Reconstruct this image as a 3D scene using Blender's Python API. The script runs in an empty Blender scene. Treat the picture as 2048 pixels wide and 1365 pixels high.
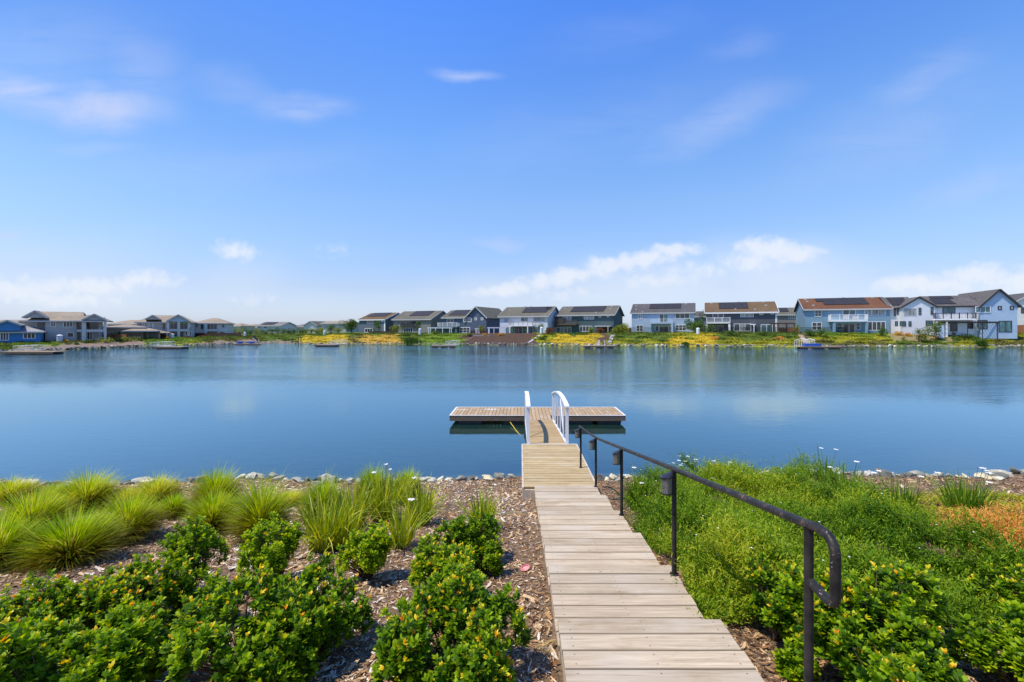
import bpy, bmesh, math, random
import numpy as np
from mathutils import Vector, Matrix
R = math.radians
rnd = random.Random(7)
rng = np.random.default_rng(11)
SC = bpy.context.scene
COL = SC.collection

# ------------------------------------------------------------------ camera, sky, sun, exposure
F = 900.0; CX = 1040.0; HZ = 657.0; H = 3.65          # focal length in photo pixels, vanishing point, eye height over the water
cam_d = bpy.data.cameras.new('camera'); cam = bpy.data.objects.new('camera', cam_d); COL.objects.link(cam)
cam.location = (0, 0, H); cam.rotation_euler = (R(90), 0, 0)
cam_d.sensor_width = 36; cam_d.lens = F/2048*36
cam_d.shift_x = (1024-CX)/2048; cam_d.shift_y = (HZ-682.5)/2048
cam_d.clip_start = 0.05; cam_d.clip_end = 8000
SC.camera = cam
SC.view_settings.view_transform = 'Standard'; SC.view_settings.look = 'None'
SC.view_settings.exposure = 0.50; SC.view_settings.gamma = 1

SUN = Vector((-0.44, -0.16, 0.92)).normalized()        # direction to the sun: high, from the left, slightly behind the camera
sd = bpy.data.lights.new('sun', 'SUN'); sd.energy = 3.9; sd.angle = R(0.53); sd.color = (1.0, 0.915, 0.76)
so = bpy.data.objects.new('sun', sd); COL.objects.link(so)
so.rotation_euler = SUN.to_track_quat('Z', 'Y').to_euler(); so.location = (-20, -10, 60)

world = bpy.data.worlds.new('World'); SC.world = world; world.use_nodes = True
nt = world.node_tree; nt.nodes.clear()
def N(t, nt_, **kw):
    n = nt_.nodes.new(t)
    for k, v in kw.items(): setattr(n, k, v)
    return n
def inp(nt_, node, idx, v):
    if isinstance(v, bpy.types.NodeSocket): nt_.links.new(v, node.inputs[idx])
    elif v is not None: node.inputs[idx].default_value = v
def MA(nt_, op, a, b=None, c=None, clamp=False):
    n = N('ShaderNodeMath', nt_, operation=op, use_clamp=clamp)
    inp(nt_, n, 0, a); inp(nt_, n, 1, b); inp(nt_, n, 2, c)
    return n.outputs[0]
def MIXC(nt_, fac, a, b, blend='MIX'):
    n = N('ShaderNodeMix', nt_, data_type='RGBA', blend_type=blend)
    inp(nt_, n, 0, fac); inp(nt_, n, 6, a); inp(nt_, n, 7, b)
    return n.outputs[2]
def RAMP(nt_, fac, stops, interp='LINEAR'):
    n = N('ShaderNodeValToRGB', nt_); n.color_ramp.interpolation = interp
    e = n.color_ramp.elements
    while len(e) < len(stops): e.new(0.5)
    for k, (p, c) in enumerate(stops):
        e[k].position = p; e[k].color = (c[0], c[1], c[2], 1) if not isinstance(c, (int, float)) else (c, c, c, 1)
    inp(nt_, n, 0, fac)
    return n.outputs[0]
def NOISE(nt_, vec, scale, detail=3, rough=0.5, dist=0.0, dim='3D'):
    n = N('ShaderNodeTexNoise', nt_, noise_dimensions=dim)
    if vec is not None: nt_.links.new(vec, n.inputs['Vector'])
    n.inputs['Scale'].default_value = scale; n.inputs['Detail'].default_value = detail
    n.inputs['Roughness'].default_value = rough; n.inputs['Distortion'].default_value = dist
    return n.outputs['Fac']
def MAP(nt_, vec, scale=(1,1,1), loc=(0,0,0), rot=(0,0,0)):
    n = N('ShaderNodeMapping', nt_); nt_.links.new(vec, n.inputs[0])
    n.inputs['Location'].default_value = loc; n.inputs['Rotation'].default_value = rot; n.inputs['Scale'].default_value = scale
    return n.outputs[0]
def SS(nt_, v, a, b):                                    # smoothstep
    n = N('ShaderNodeMapRange', nt_, interpolation_type='SMOOTHSTEP'); inp(nt_, n, 0, v)
    n.inputs[1].default_value = a; n.inputs[2].default_value = b
    return n.outputs[0]

sky = N('ShaderNodeTexSky', nt, sky_type='NISHITA'); sky.sun_disc = False
sky.sun_elevation = math.asin(SUN.z); sky.sun_rotation = math.atan2(SUN.x, SUN.y)
sky.altitude = 0; sky.air_density = 1.0; sky.dust_density = 0.6; sky.ozone_density = 2.2
tc = N('ShaderNodeTexCoord', nt); sep = N('ShaderNodeSeparateXYZ', nt); nt.links.new(tc.outputs['Generated'], sep.inputs[0])
X_, Y_, Z_ = sep.outputs
az = MA(nt, 'ARCTAN2', X_, Y_); el = MA(nt, 'ARCSINE', Z_)
yc = MA(nt, 'MAXIMUM', Y_, 0.08); ahead = SS(nt, Y_, 0.08, 0.2)   # cloud chart: the part of the sky dome over the far shore, by direction
comb = N('ShaderNodeCombineXYZ', nt); nt.links.new(MA(nt, 'DIVIDE', X_, yc), comb.inputs[0]); nt.links.new(MA(nt, 'DIVIDE', Z_, yc), comb.inputs[1])
AE = comb.outputs[0]
# the air of the day: deeper blue overhead, milky low down
tint = RAMP(nt, el, [(0.0, (0.56, 0.65, 0.96)), (0.086, (0.64, 0.65, 0.82)), (0.17, (0.72, 0.78, 0.93)), (0.262, (0.75, 0.88, 1.04)), (0.386, (0.67, 0.93, 1.22)), (0.62, (0.455, 0.83, 1.45)), (1.0, (0.3, 0.65, 1.4))])
base = MIXC(nt, 1.0, sky.outputs[0], tint, 'MULTIPLY')
glow = MA(nt, 'MULTIPLY', SS(nt, X_, -0.1, -0.75), SS(nt, el, 0.15, 0.5))
base = MIXC(nt, MA(nt, 'MULTIPLY', glow, 0.22), base, (0.0, 0.0, 0.0, 1))
# clouds at infinity, placed by azimuth and elevation
wn = N('ShaderNodeTexNoise', nt); nt.links.new(AE, wn.inputs['Vector']); wn.inputs['Scale'].default_value = 5; wn.inputs['Detail'].default_value = 3
def warp(amount, scale):
    w = N('ShaderNodeTexNoise', nt); nt.links.new(AE, w.inputs['Vector']); w.inputs['Scale'].default_value = scale; w.inputs['Detail'].default_value = 4
    s = N('ShaderNodeVectorMath', nt, operation='SUBTRACT'); nt.links.new(w.outputs['Color'], s.inputs[0]); s.inputs[1].default_value = (0.5, 0.5, 0.5)
    m = N('ShaderNodeVectorMath', nt, operation='SCALE'); nt.links.new(s.outputs[0], m.inputs[0]); m.inputs['Scale'].default_value = amount
    a = N('ShaderNodeVectorMath', nt, operation='ADD'); nt.links.new(AE, a.inputs[0]); nt.links.new(m.outputs[0], a.inputs[1])
    return a.outputs[0]
def aedir(px, py):
    return (px-CX)/F, (HZ-py)/F
def blobs(vec, lst):
    tot = None
    for (px, py, wx, wy, ang, amp) in lst:
        a, e = aedir(px, py); rx = wx/F; ry = wy/F
        mp = N('ShaderNodeMapping', nt, vector_type='TEXTURE'); nt.links.new(vec, mp.inputs[0])
        mp.inputs['Location'].default_value = (a, e, 0); mp.inputs['Rotation'].default_value = (0, 0, R(ang)); mp.inputs['Scale'].default_value = (rx, ry, 1)
        l = N('ShaderNodeVectorMath', nt, operation='LENGTH'); nt.links.new(mp.outputs[0], l.inputs[0])
        f = MA(nt, 'MULTIPLY', SS(nt, l.outputs['Value'], 1.0, 0.0), amp)
        tot = f if tot is None else MA(nt, 'MAXIMUM', tot, f)
    return MA(nt, 'MULTIPLY', tot, ahead)
WISPS = [(60,185,320,62,-10,.72),(200,208,200,70,-6,.85),(250,205,110,70,-30,.35),(280,120,110,150,50,.26),(100,90,320,130,8,.22),(600,205,150,42,-4,.52),(480,180,200,50,-14,.20),(200,290,150,26,-4,.20),
         (930,142,90,22,-3,.60),(1430,240,260,70,20,.34),(1480,85,120,60,20,.16),(1850,160,200,70,22,.28),(1780,260,340,110,24,.20),(1950,370,190,60,16,.26),(1250,60,240,60,10,.10),(1200,250,500,120,14,.12),
         (1000,495,90,16,0,.34),(480,330,500,70,4,.12),(5,462,60,16,-8,.5)]
VEIL = [(150,590,330,90,0,.66),(60,520,420,90,0,.25),(480,560,160,90,0,.35),(1000,590,260,60,0,.5),(1300,580,420,100,3,.85),(1560,560,300,120,0,.8),(1900,600,380,80,0,.85),(650,620,500,60,0,.25),(1500,640,900,60,0,.3)]
PUFFS = [(20, 580, 156, 47, 0, 0.79), (200, 575, 143, 36, 3, 0.79), (300, 560, 117, 36, 0, 0.73), (130, 600, 208, 31, 0, 0.73), (470, 502, 86, 34, -6, 0.73), (510, 600, 104, 26, 0, 0.47), (670, 505, 78, 34, 0, 0.37), (1350, 503, 104, 29, 3, 0.95), (1290, 520, 117, 31, 8, 0.89), (1230, 530, 117, 31, 6, 0.95), (1120, 556, 143, 31, 5, 0.95), (1010, 580, 143, 26, 6, 0.84), (1190, 545, 117, 31, 10, 0.73), (1545, 500, 130, 44, -2, 1), (1580, 510, 104, 39, 0, 0.84), (1500, 520, 117, 34, 0, 0.73), (1390, 540, 117, 39, 0, 0.47), (1820, 565, 130, 34, 4, 0.89), (1950, 550, 130, 39, 5, 0.95), (1880, 570, 182, 34, 0, 0.73), (2060, 565, 156, 52, 0, 0.84), (1130, 590, 130, 28, 0, 0.5), (1330, 560, 170, 30, 0, 0.5), (1900, 590, 200, 26, 0, 0.5), (100, 575, 120, 30, 0, 0.7), (1620, 500, 70, 24, -8, 0.6)]
wv = warp(0.10, 5.0); wf = blobs(wv, WISPS)
wstr = NOISE(nt, MAP(nt, AE, scale=(1.6, 7.0, 1), rot=(0, 0, R(-8))), 2.2, 6, 0.6, 0.8)
wd = MA(nt, 'MULTIPLY', wf, SS(nt, wstr, 0.10, 0.66))
pv = warp(0.035, 22.0); pf = blobs(pv, PUFFS)
vf = MA(nt, 'MULTIPLY', blobs(warp(0.05, 8.0), VEIL), 0.85)
pn = NOISE(nt, AE, 34, 5, 0.55, 0.2)
pd = SS(nt, MA(nt, 'ADD', pf, MA(nt, 'MULTIPLY', MA(nt, 'SUBTRACT', pn, 0.5), 1.3)), 0.10, 0.95)
pd = MA(nt, 'MULTIPLY', MA(nt, 'MULTIPLY', pd, SS(nt, pf, 0.0, 0.35)), 0.80)
haze = MA(nt, 'MULTIPLY', SS(nt, el, 0.14, 0.0), 0.30)
K_ = 1/(0.14*2**0.5)
c1 = MIXC(nt, haze, base, (0.70*K_, 0.78*K_, 0.94*K_, 1))
c1 = MIXC(nt, vf, c1, (0.74*K_, 0.83*K_, 0.97*K_, 1))
c2 = MIXC(nt, wd, c1, (0.62*K_, 0.70*K_, 0.96*K_, 1))
c3 = MIXC(nt, pd, c2, (0.86*K_, 0.90*K_, 0.985*K_, 1))
bg = N('ShaderNodeBackground', nt); nt.links.new(c3, bg.inputs[0]); bg.inputs[1].default_value = 0.14
wo = N('ShaderNodeOutputWorld', nt); nt.links.new(bg.outputs[0], wo.inputs[0])

# ------------------------------------------------------------------ helpers
def tag(o, label=None, cat=None, group=None, kind=None):
    if label: o['label'] = label
    if cat: o['category'] = cat
    if group: o['group'] = group
    if kind: o['kind'] = kind
    return o
def empty(name, loc=(0,0,0), rz=0, label=None, cat=None, group=None):
    o = bpy.data.objects.new(name, None); COL.objects.link(o); o.location = loc; o.rotation_euler = (0, 0, rz); o.empty_display_size = 0.2
    return tag(o, label, cat, group)
def link(name, me, mats, parent=None):
    o = bpy.data.objects.new(name, me); COL.objects.link(o)
    for m in (mats if isinstance(mats, (list, tuple)) else [mats]): me.materials.append(m)
    if parent: o.parent = parent
    return o
def npmesh(name, V, quads, attrs=None, mi=None, smooth=False):
    V = np.asarray(V, np.float32).reshape(-1, 3); Q = np.asarray(quads, np.int32); k = Q.shape[1]
    me = bpy.data.meshes.new(name)
    me.vertices.add(len(V)); me.vertices.foreach_set('co', V.ravel())
    me.loops.add(Q.size); me.loops.foreach_set('vertex_index', Q.ravel())
    me.polygons.add(len(Q)); me.polygons.foreach_set('loop_start', np.arange(0, Q.size, k, dtype=np.int32))
    if mi is not None: me.polygons.foreach_set('material_index', np.asarray(mi, np.int32))
    me.update(calc_edges=True)
    me.polygons.foreach_set('use_smooth', np.full(len(Q), smooth, bool))
    for an, av in (attrs or {}).items():
        av = np.asarray(av, np.float32)
        if av.ndim == 1:
            a = me.attributes.new(an, 'FLOAT', 'POINT'); a.data.foreach_set('value', av)
        else:
            a = me.attributes.new(an, 'FLOAT_COLOR', 'POINT'); a.data.foreach_set('color', np.c_[av, np.ones(len(av))].astype(np.float32).ravel())
    return me
class MB:
    def __init__(s): s.v = []; s.f = []; s.a = []
    def add(s, vs, fs):
        b = len(s.v); s.v += [tuple(v) for v in vs]; s.f += [tuple(i+b for i in f) for f in fs]; return s
    def box(s, x0, x1, y0, y1, z0, z1):
        return s.add([(x0,y0,z0),(x1,y0,z0),(x1,y1,z0),(x0,y1,z0),(x0,y0,z1),(x1,y0,z1),(x1,y1,z1),(x0,y1,z1)],
                     [(0,3,2,1),(4,5,6,7),(0,1,5,4),(1,2,6,5),(2,3,7,6),(3,0,4,7)])
    def board(s, *q, along=0):                              # a box that also carries its own tone and the position across the board
        s.box(*q); r = rnd.random(); s.a += [(r, c) for c in ((0,0,1,1)*2 if along == 0 else (0,1,1,0)*2)]; return s
    def beam(s, a, b, w, h, up=(0,0,1)):
        a = Vector(a); b = Vector(b); d = (b-a).normalized(); u = Vector(up)
        sx = d.cross(u)
        if sx.length < 1e-4: sx = Vector((1,0,0))
        sx.normalize(); uz = sx.cross(d).normalized()
        c = []
        for p in (a, b):
            for (i, j) in ((-1,-1),(1,-1),(1,1),(-1,1)): c.append(p+sx*(w/2*i)+uz*(h/2*j))
        return s.add(c, [(3,2,1,0),(4,5,6,7),(0,1,5,4),(1,2,6,5),(2,3,7,6),(3,0,4,7)])
    def tube(s, pts, r, n=10, cap=True):
        pts = [Vector(p) for p in pts]; b = len(s.v); rr = r if isinstance(r, (list, tuple)) else [r]*len(pts)
        t0 = (pts[1]-pts[0]).normalized(); ref = Vector((0,0,1)) if abs(t0.z) < .9 else Vector((1,0,0))
        nx = t0.cross(ref).normalized()
        for i, p in enumerate(pts):
            t = (pts[min(i+1, len(pts)-1)]-pts[max(i-1, 0)]).normalized()
            nx = (nx-t*nx.dot(t)).normalized(); ny = t.cross(nx)
            for k in range(n):
                a = 2*math.pi*k/n; s.v.append(tuple(p+nx*(math.cos(a)*rr[i])+ny*(math.sin(a)*rr[i])))
        for i in range(len(pts)-1):
            for k in range(n):
                s.f.append((b+i*n+k, b+i*n+(k+1)%n, b+(i+1)*n+(k+1)%n, b+(i+1)*n+k))
        if cap:
            s.f.append(tuple(b+k for k in range(n))[::-1]); s.f.append(tuple(b+(len(pts)-1)*n+k for k in range(n)))
        return s
    def lathe(s, prof, c=(0,0,0), n=16):
        b = len(s.v)
        for (r, z) in prof:
            for k in range(n):
                a = 2*math.pi*k/n; s.v.append((c[0]+r*math.cos(a), c[1]+r*math.sin(a), c[2]+z))
        for i in range(len(prof)-1):
            for k in range(n): s.f.append((b+i*n+k, b+i*n+(k+1)%n, b+(i+1)*n+(k+1)%n, b+(i+1)*n+k))
        s.f.append(tuple(b+k for k in range(n))[::-1]); s.f.append(tuple(b+(len(prof)-1)*n+k for k in range(n)))
        return s
    def build(s, name, mat, parent=None, smooth=False, bevel=0):
        me = bpy.data.meshes.new(name); me.from_pydata(s.v, [], s.f); me.update()
        if smooth:
            me.polygons.foreach_set('use_smooth', np.full(len(me.polygons), True))
            me.set_sharp_from_angle(angle=R(45))
        if len(s.a) == len(s.v) and s.a:
            for i, an in enumerate(('board', 'across')):
                at = me.attributes.new(an, 'FLOAT', 'POINT'); at.data.foreach_set('value', np.array([q[i] for q in s.a], np.float32))
        o = link(name, me, mat, parent)
        if bevel:
            m = o.modifiers.new('bevel', 'BEVEL'); m.width = bevel; m.segments = 1; m.limit_method = 'ANGLE'
        return o

def newmat(name):
    m = bpy.data.materials.new(name); m.use_nodes = True; t = m.node_tree; t.nodes.clear()
    out = N('ShaderNodeOutputMaterial', t); return m, t, out
def mat(name, col, rough=0.7, var=0.12, scale=3.0, bump=0.0, bscale=None, metal=0.0, spec=0.4, stretch=(1,1,1), coord='Object', col2=None):
    m, t, out = newmat(name)
    p = N('ShaderNodeBsdfPrincipled', t); t.links.new(p.outputs[0], out.inputs[0])
    c = N('ShaderNodeTexCoord', t); v = MAP(t, c.outputs[coord], scale=stretch)
    n = NOISE(t, v, scale, 5, 0.6)
    lo = tuple(x*(1-var) for x in col); hi = tuple(min(1, x*(1+var)) for x in col) if col2 is None else col2
    t.links.new(RAMP(t, n, [(0.3, lo), (0.7, hi)]), p.inputs['Base Color'])
    p.inputs['Roughness'].default_value = rough; p.inputs['Metallic'].default_value = metal; p.inputs['Specular IOR Level'].default_value = spec
    if bump:
        b = N('ShaderNodeBump', t); b.inputs['Strength'].default_value = 1; b.inputs['Distance'].default_value = bump
        t.links.new(NOISE(t, v, bscale or scale*4, 4, 0.6), b.inputs['Height']); t.links.new(b.outputs[0], p.inputs['Normal'])
    return m
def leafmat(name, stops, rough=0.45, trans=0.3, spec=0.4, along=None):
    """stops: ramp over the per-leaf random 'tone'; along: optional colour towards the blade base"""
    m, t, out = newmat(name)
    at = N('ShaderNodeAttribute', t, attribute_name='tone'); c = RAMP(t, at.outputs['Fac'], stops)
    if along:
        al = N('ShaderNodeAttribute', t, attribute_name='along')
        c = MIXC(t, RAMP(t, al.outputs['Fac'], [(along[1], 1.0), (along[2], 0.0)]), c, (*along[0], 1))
    p = N('ShaderNodeBsdfPrincipled', t); t.links.new(c, p.inputs['Base Color']); p.inputs['Roughness'].default_value = rough; p.inputs['Specular IOR Level'].default_value = spec
    tr = N('ShaderNodeBsdfTranslucent', t)
    hs = N('ShaderNodeHueSaturation', t); t.links.new(c, hs.inputs['Color']); hs.inputs['Saturation'].default_value = 1.1; hs.inputs['Value'].default_value = 1.5; hs.inputs['Hue'].default_value = 0.49
    t.links.new(hs.outputs[0], tr.inputs[0])
    mx = N('ShaderNodeMixShader', t); mx.inputs[0].default_value = trans
    t.links.new(p.outputs[0], mx.inputs[1]); t.links.new(tr.outputs[0], mx.inputs[2]); t.links.new(mx.outputs[0], out.inputs[0])
    return m

# ------------------------------------------------------------------ terrain
SH = np.array([(-1500,48),(-400,52),(0,68),(132,77),(249,88),(412,100),(536,112),(618,104),(760,104),(900,101),(1100,97),(1250,93),(1450,90),(1650,88),(2048,87),(3500,87)], float)
CR = np.array([(-400,1.0),(0,1.0),(300,1.1),(420,1.35),(560,1.7),(700,2.15),(900,2.2),(1250,2.5),(2048,2.6),(3000,2.6)], float)
CW = np.array([(-400,16),(300,18),(560,20),(900,15),(1250,16),(2048,14),(3000,14)], float)
def nshore(x): return 10.75+0.03*x+0.16*np.sin(x*0.9+1)+0.08*np.sin(x*2.7)
def bumps(x, y): return 0.5*np.sin(x*2.1+1.3*y)+0.5*np.sin(y*2.9-x*1.1+2)
def ground(x, y):
    x = np.asarray(x, float); y = np.asarray(y, float)
    px = CX+F*x/np.maximum(y, 1.0)
    t = y-np.interp(px, SH[:,0], SH[:,1])
    w = np.interp(px, CW[:,0], CW[:,1]); zc = np.interp(px, CR[:,0], CR[:,1])
    s = np.clip(t/w, 0, 1)
    far = np.where(t > 0, 0.12+(zc-0.12)*(0.35*s+0.65*(s*s*(3-2*s)))+0.05*bumps(x*.5, y*.5)*np.clip(1-t/60, 0, 1), -np.minimum(-t*0.35, 2.0)+0.12)
    d = nshore(x)-y
    near = np.where(d > 3.6, np.minimum(0.70+0.163*(d-3.6), 2.0+0*d), np.where(d > 0, 0.05+0.65*(d/3.6)**1.0, np.maximum(np.where(d > -1.2, 0.05+d*0.22, -0.214+(d+1.2)*.5), -2.0)))
    near = near+0.035*bumps(x, y)*(d > 0)
    return np.where(y < 40, near, far)
def gz(x, y): return float(ground(x, y))
def W(px, D, py): return ((px-CX)/F*D, D, H+(HZ-py)/F*D)
def gpt(px, py):
    """where the sight line through a photo point meets the ground"""
    dx = (px-CX)/F; dz = (HZ-py)/F; D = 1.0; last = 1.0
    while D < 200:
        if H+dz*D < gz(dx*D, D): break
        last = D; D *= 1.01
    lo, hi = last, D
    for _ in range(20):
        m = (lo+hi)/2
        if H+dz*m < gz(dx*m, m): hi = m
        else: lo = m
    return dx*hi, hi, gz(dx*hi, hi)

MULCH = mat('mulch', (0.11, 0.065, 0.038), 0.9, 0.45, 30, bump=0.02, bscale=45, coord='Object', col2=(0.27, 0.18, 0.105))
BED = mat('lake_bed', (0.10, 0.10, 0.035), 0.9, 0.4, 2.0, bump=0.02, col2=(0.26, 0.22, 0.10))
def bankmat():
    m, t, out = newmat('bank_soil_and_turf')
    p = N('ShaderNodeBsdfPrincipled', t); t.links.new(p.outputs[0], out.inputs[0]); p.inputs['Roughness'].default_value = 0.95; p.inputs['Specular IOR Level'].default_value = 0.1
    a = N('ShaderNodeAttribute', t, attribute_name='cover'); c = N('ShaderNodeTexCoord', t)
    n = NOISE(t, c.outputs['Object'], 1.4, 6, 0.7)
    t.links.new(MIXC(t, 1.0, a.outputs['Color'], RAMP(t, n, [(0.25, 0.55), (0.75, 1.35)]), 'MULTIPLY'), p.inputs['Base Color'])
    b = N('ShaderNodeBump', t); b.inputs['Distance'].default_value = 0.25; t.links.new(n, b.inputs['Height']); t.links.new(b.outputs[0], p.inputs['Normal'])
    return m
BANK = bankmat()
GREEN=(0.10,0.145,0.018); LAWN=(0.155,0.235,0.022); YEL=(0.47,0.33,0.02); YGR=(0.27,0.265,0.018); ORG=(0.48,0.29,0.04); BRN=(0.085,0.052,0.035); GRV=(0.235,0.17,0.135); DRY=(0.25,0.20,0.09); OLV=(0.125,0.12,0.028)
# (px0, px1, fraction of the slope from water to crest, colour)
ZONES = [(-3000,20,0,.5,GREEN),(-3000,20,.5,9,GREEN),(20,115,0,.35,GRV),(20,115,.35,.75,LAWN),(20,115,.75,9,GREEN),(115,290,0,.6,GRV),(115,290,.6,9,OLV),
 (290,345,0,9,LAWN),(345,400,0,.35,YGR),(345,400,.35,9,LAWN),(400,520,0,.35,GRV),(400,520,.35,.7,OLV),(400,520,.7,9,GREEN),(520,600,0,.25,GRV),(520,600,.25,9,GREEN),
 (600,700,0,.9,YEL),(700,722,0,9,OLV),(722,800,0,.8,ORG),(600,800,.8,9,GREEN),(800,845,0,9,GREEN),(845,925,0,9,LAWN),(925,1070,0,9,BRN),(1070,1105,0,9,YGR),
 (1105,1200,0,.8,YEL),(1105,1200,.8,9,GREEN),(1200,1222,0,9,BRN),(1222,1340,0,.35,YGR),(1222,1340,.35,9,GREEN),(1340,1385,0,.5,YEL),(1340,1385,.5,9,YGR),(1385,1430,0,.8,YEL),(1385,1430,.8,9,YGR),
 (1430,1600,0,.45,YGR),(1430,1600,.45,9,GREEN),(1600,1615,0,9,BRN),(1615,1780,0,.35,OLV),(1615,1780,.35,.7,YGR),(1615,1780,.7,9,LAWN),
 (1780,1900,0,.4,GREEN),(1780,1900,.4,9,DRY),(1900,1990,0,.35,YGR),(1900,1990,.35,9,GREEN),(1990,5000,0,.5,OLV),(1990,5000,.5,9,YGR)]
def cover(px, s, t=None, warp_=True):
    px = np.asarray(px, float).copy(); s = np.asarray(s, float).copy()
    if warp_:
        px = px+6*np.sin(s*9+px*.05); s = s+0.12*np.sin(px*0.11)+0.08*np.sin(px*0.29+1)
    c = np.zeros(px.shape+(3,)); c[:] = (0.13, 0.13, 0.04)
    for (a, b, s0, s1, col) in ZONES:
        m = (px >= a)&(px < b)&(s >= (s0 if s0 > 0 else -9))&(s < s1); c[m] = col
    return c
def axis(parts):
    out = []
    for a, b, st in parts: out += list(np.arange(a, b, st))
    return np.array(out)
lg = 160*np.power(3000/160, np.linspace(0, 1, 16))
gx = np.concatenate([-lg[::-1], axis([(-158,-12,2.0),(-12,14,.16),(14,160,2.0)]), lg])
gy = np.concatenate([-np.array([3000,1200,500,200,80,30,12,5,2]), axis([(0,14,.12),(14,60,3),(60,150,.8)]), 150*np.power(4000/150, np.linspace(0, 1, 18))])
GX, GY = np.meshgrid(gx, gy); GZ = ground(GX, GY)
nx_, ny_ = len(gx), len(gy)
ii = np.arange(nx_*ny_).reshape(ny_, nx_)
Q = np.stack([ii[:-1,:-1], ii[:-1,1:], ii[1:,1:], ii[1:,:-1]], -1).reshape(-1, 4)
PXg = CX+F*GX/np.maximum(GY, 1); Sg = (GY-np.interp(PXg, SH[:,0], SH[:,1]))/np.interp(PXg, CW[:,0], CW[:,1])
cy = (GY[:-1,:-1]+GY[1:,1:])/2; cz = (GZ[:-1,:-1]+GZ[1:,1:])/2
mi = np.where(cz < 0.0, 1, np.where(cy < 40, 0, 2)).ravel()
gme = npmesh('ground', np.stack([GX, GY, GZ], -1), Q, {'cover': cover(PXg, Sg).reshape(-1, 3)}, mi, True)
tag(link('ground', gme, [MULCH, BED, BANK]), kind='structure')

# water
def watermat():
    m, t, out = newmat('lake_water')
    geo = N('ShaderNodeNewGeometry', t); pos = geo.outputs['Position']; sp = N('ShaderNodeSeparateXYZ', t); t.links.new(pos, sp.inputs[0])
    big = NOISE(t, MAP(t, pos, scale=(0.016, 0.045, 1)), 1.0, 3, 0.5, 0.5)
    big2 = NOISE(t, MAP(t, pos, scale=(0.02, 0.08, 1)), 1.0, 3, 0.5, 0.5)
    farm = SS(t, MA(t, 'ADD', MA(t, 'ADD', sp.outputs[1], MA(t, 'MULTIPLY', sp.outputs[0], 0.10)), MA(t, 'MULTIPLY', big, 16.0)), 31, 40)
    ripm = MA(t, 'MULTIPLY', MA(t, 'ADD', MA(t, 'MULTIPLY', SS(t, big2, 0.35, 0.6), 0.6), 0.4), farm)
    amp = MA(t, 'ADD', MA(t, 'MULTIPLY', ripm, 0.036), 0.0030)
    n1 = NOISE(t, MAP(t, pos, scale=(0.7, 1.6, 1)), 2.2, 4, 0.6, 0.3)
    n2 = NOISE(t, MAP(t, pos, scale=(1, 1.8, 1)), 0.35, 2, 0.5)
    n3 = NOISE(t, MAP(t, pos, scale=(0.30, 1.25, 1)), 1.0, 3, 0.55, 0.8)
    h = MA(t, 'MULTIPLY', MA(t, 'ADD', MA(t, 'ADD', n1, MA(t, 'MULTIPLY', n2, 0.6)), MA(t, 'ADD', MA(t, 'MULTIPLY', n3, 0.5), MA(t, 'MULTIPLY', NOISE(t, MAP(t, pos, scale=(0.07, 0.42, 1)), 1.0, 3, 0.6, 1.0), 0.8))), amp)
    b = N('ShaderNodeBump', t); b.inputs['Strength'].default_value = 1; b.inputs['Distance'].default_value = 1; t.links.new(h, b.inputs['Height'])
    fr = N('ShaderNodeFresnel', t); fr.inputs[0].default_value = 1.333; t.links.new(b.outputs[0], fr.inputs[1]); frp = MA(t, 'POWER', fr.outputs[0], 0.57)
    gl = N('ShaderNodeBsdfGlossy', t); gl.inputs['Roughness'].default_value = 0.035; t.links.new(b.outputs[0], gl.inputs['Normal']); gl.inputs['Color'].default_value = (0.68, 0.90, 1, 1)
    df = N('ShaderNodeBsdfDiffuse', t); df.inputs[0].default_value = WATER_BODY
    tr = N('ShaderNodeBsdfTransparent', t); tr.inputs[0].default_value = (0.55, 0.72, 0.66, 1)
    # the shallows by the near bank are clear, the deep water is turbid
    dep = MA(t, 'SUBTRACT', MA(t, 'ADD', sp.outputs[1], MA(t, 'MULTIPLY', NOISE(t, pos, 0.5, 3), 1.6)), MA(t, 'MULTIPLY', sp.outputs[0], 0.03))
    m1 = N('ShaderNodeMixShader', t); t.links.new(RAMP(t, MA(t, 'DIVIDE', MA(t, 'SUBTRACT', dep, 11.0), 5.0), [(0.0, 0.90), (0.35, 0.6), (1.0, 0.25)]), m1.inputs[0]); t.links.new(df.outputs[0], m1.inputs[1]); t.links.new(tr.outputs[0], m1.inputs[2])
    m2 = N('ShaderNodeMixShader', t); t.links.new(frp, m2.inputs[0]); t.links.new(m1.outputs[0], m2.inputs[1]); t.links.new(gl.outputs[0], m2.inputs[2])
    t.links.new(m2.outputs[0], out.inputs[0]); return m
WATER_BODY = (0.012, 0.040, 0.030, 1)
WATER = watermat()
tag(MB().add([(-700,9.0,0),(700,9.0,0),(700,140,0),(-700,140,0)], [(0,1,2,3)]).build('water', WATER), kind='structure')
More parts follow.
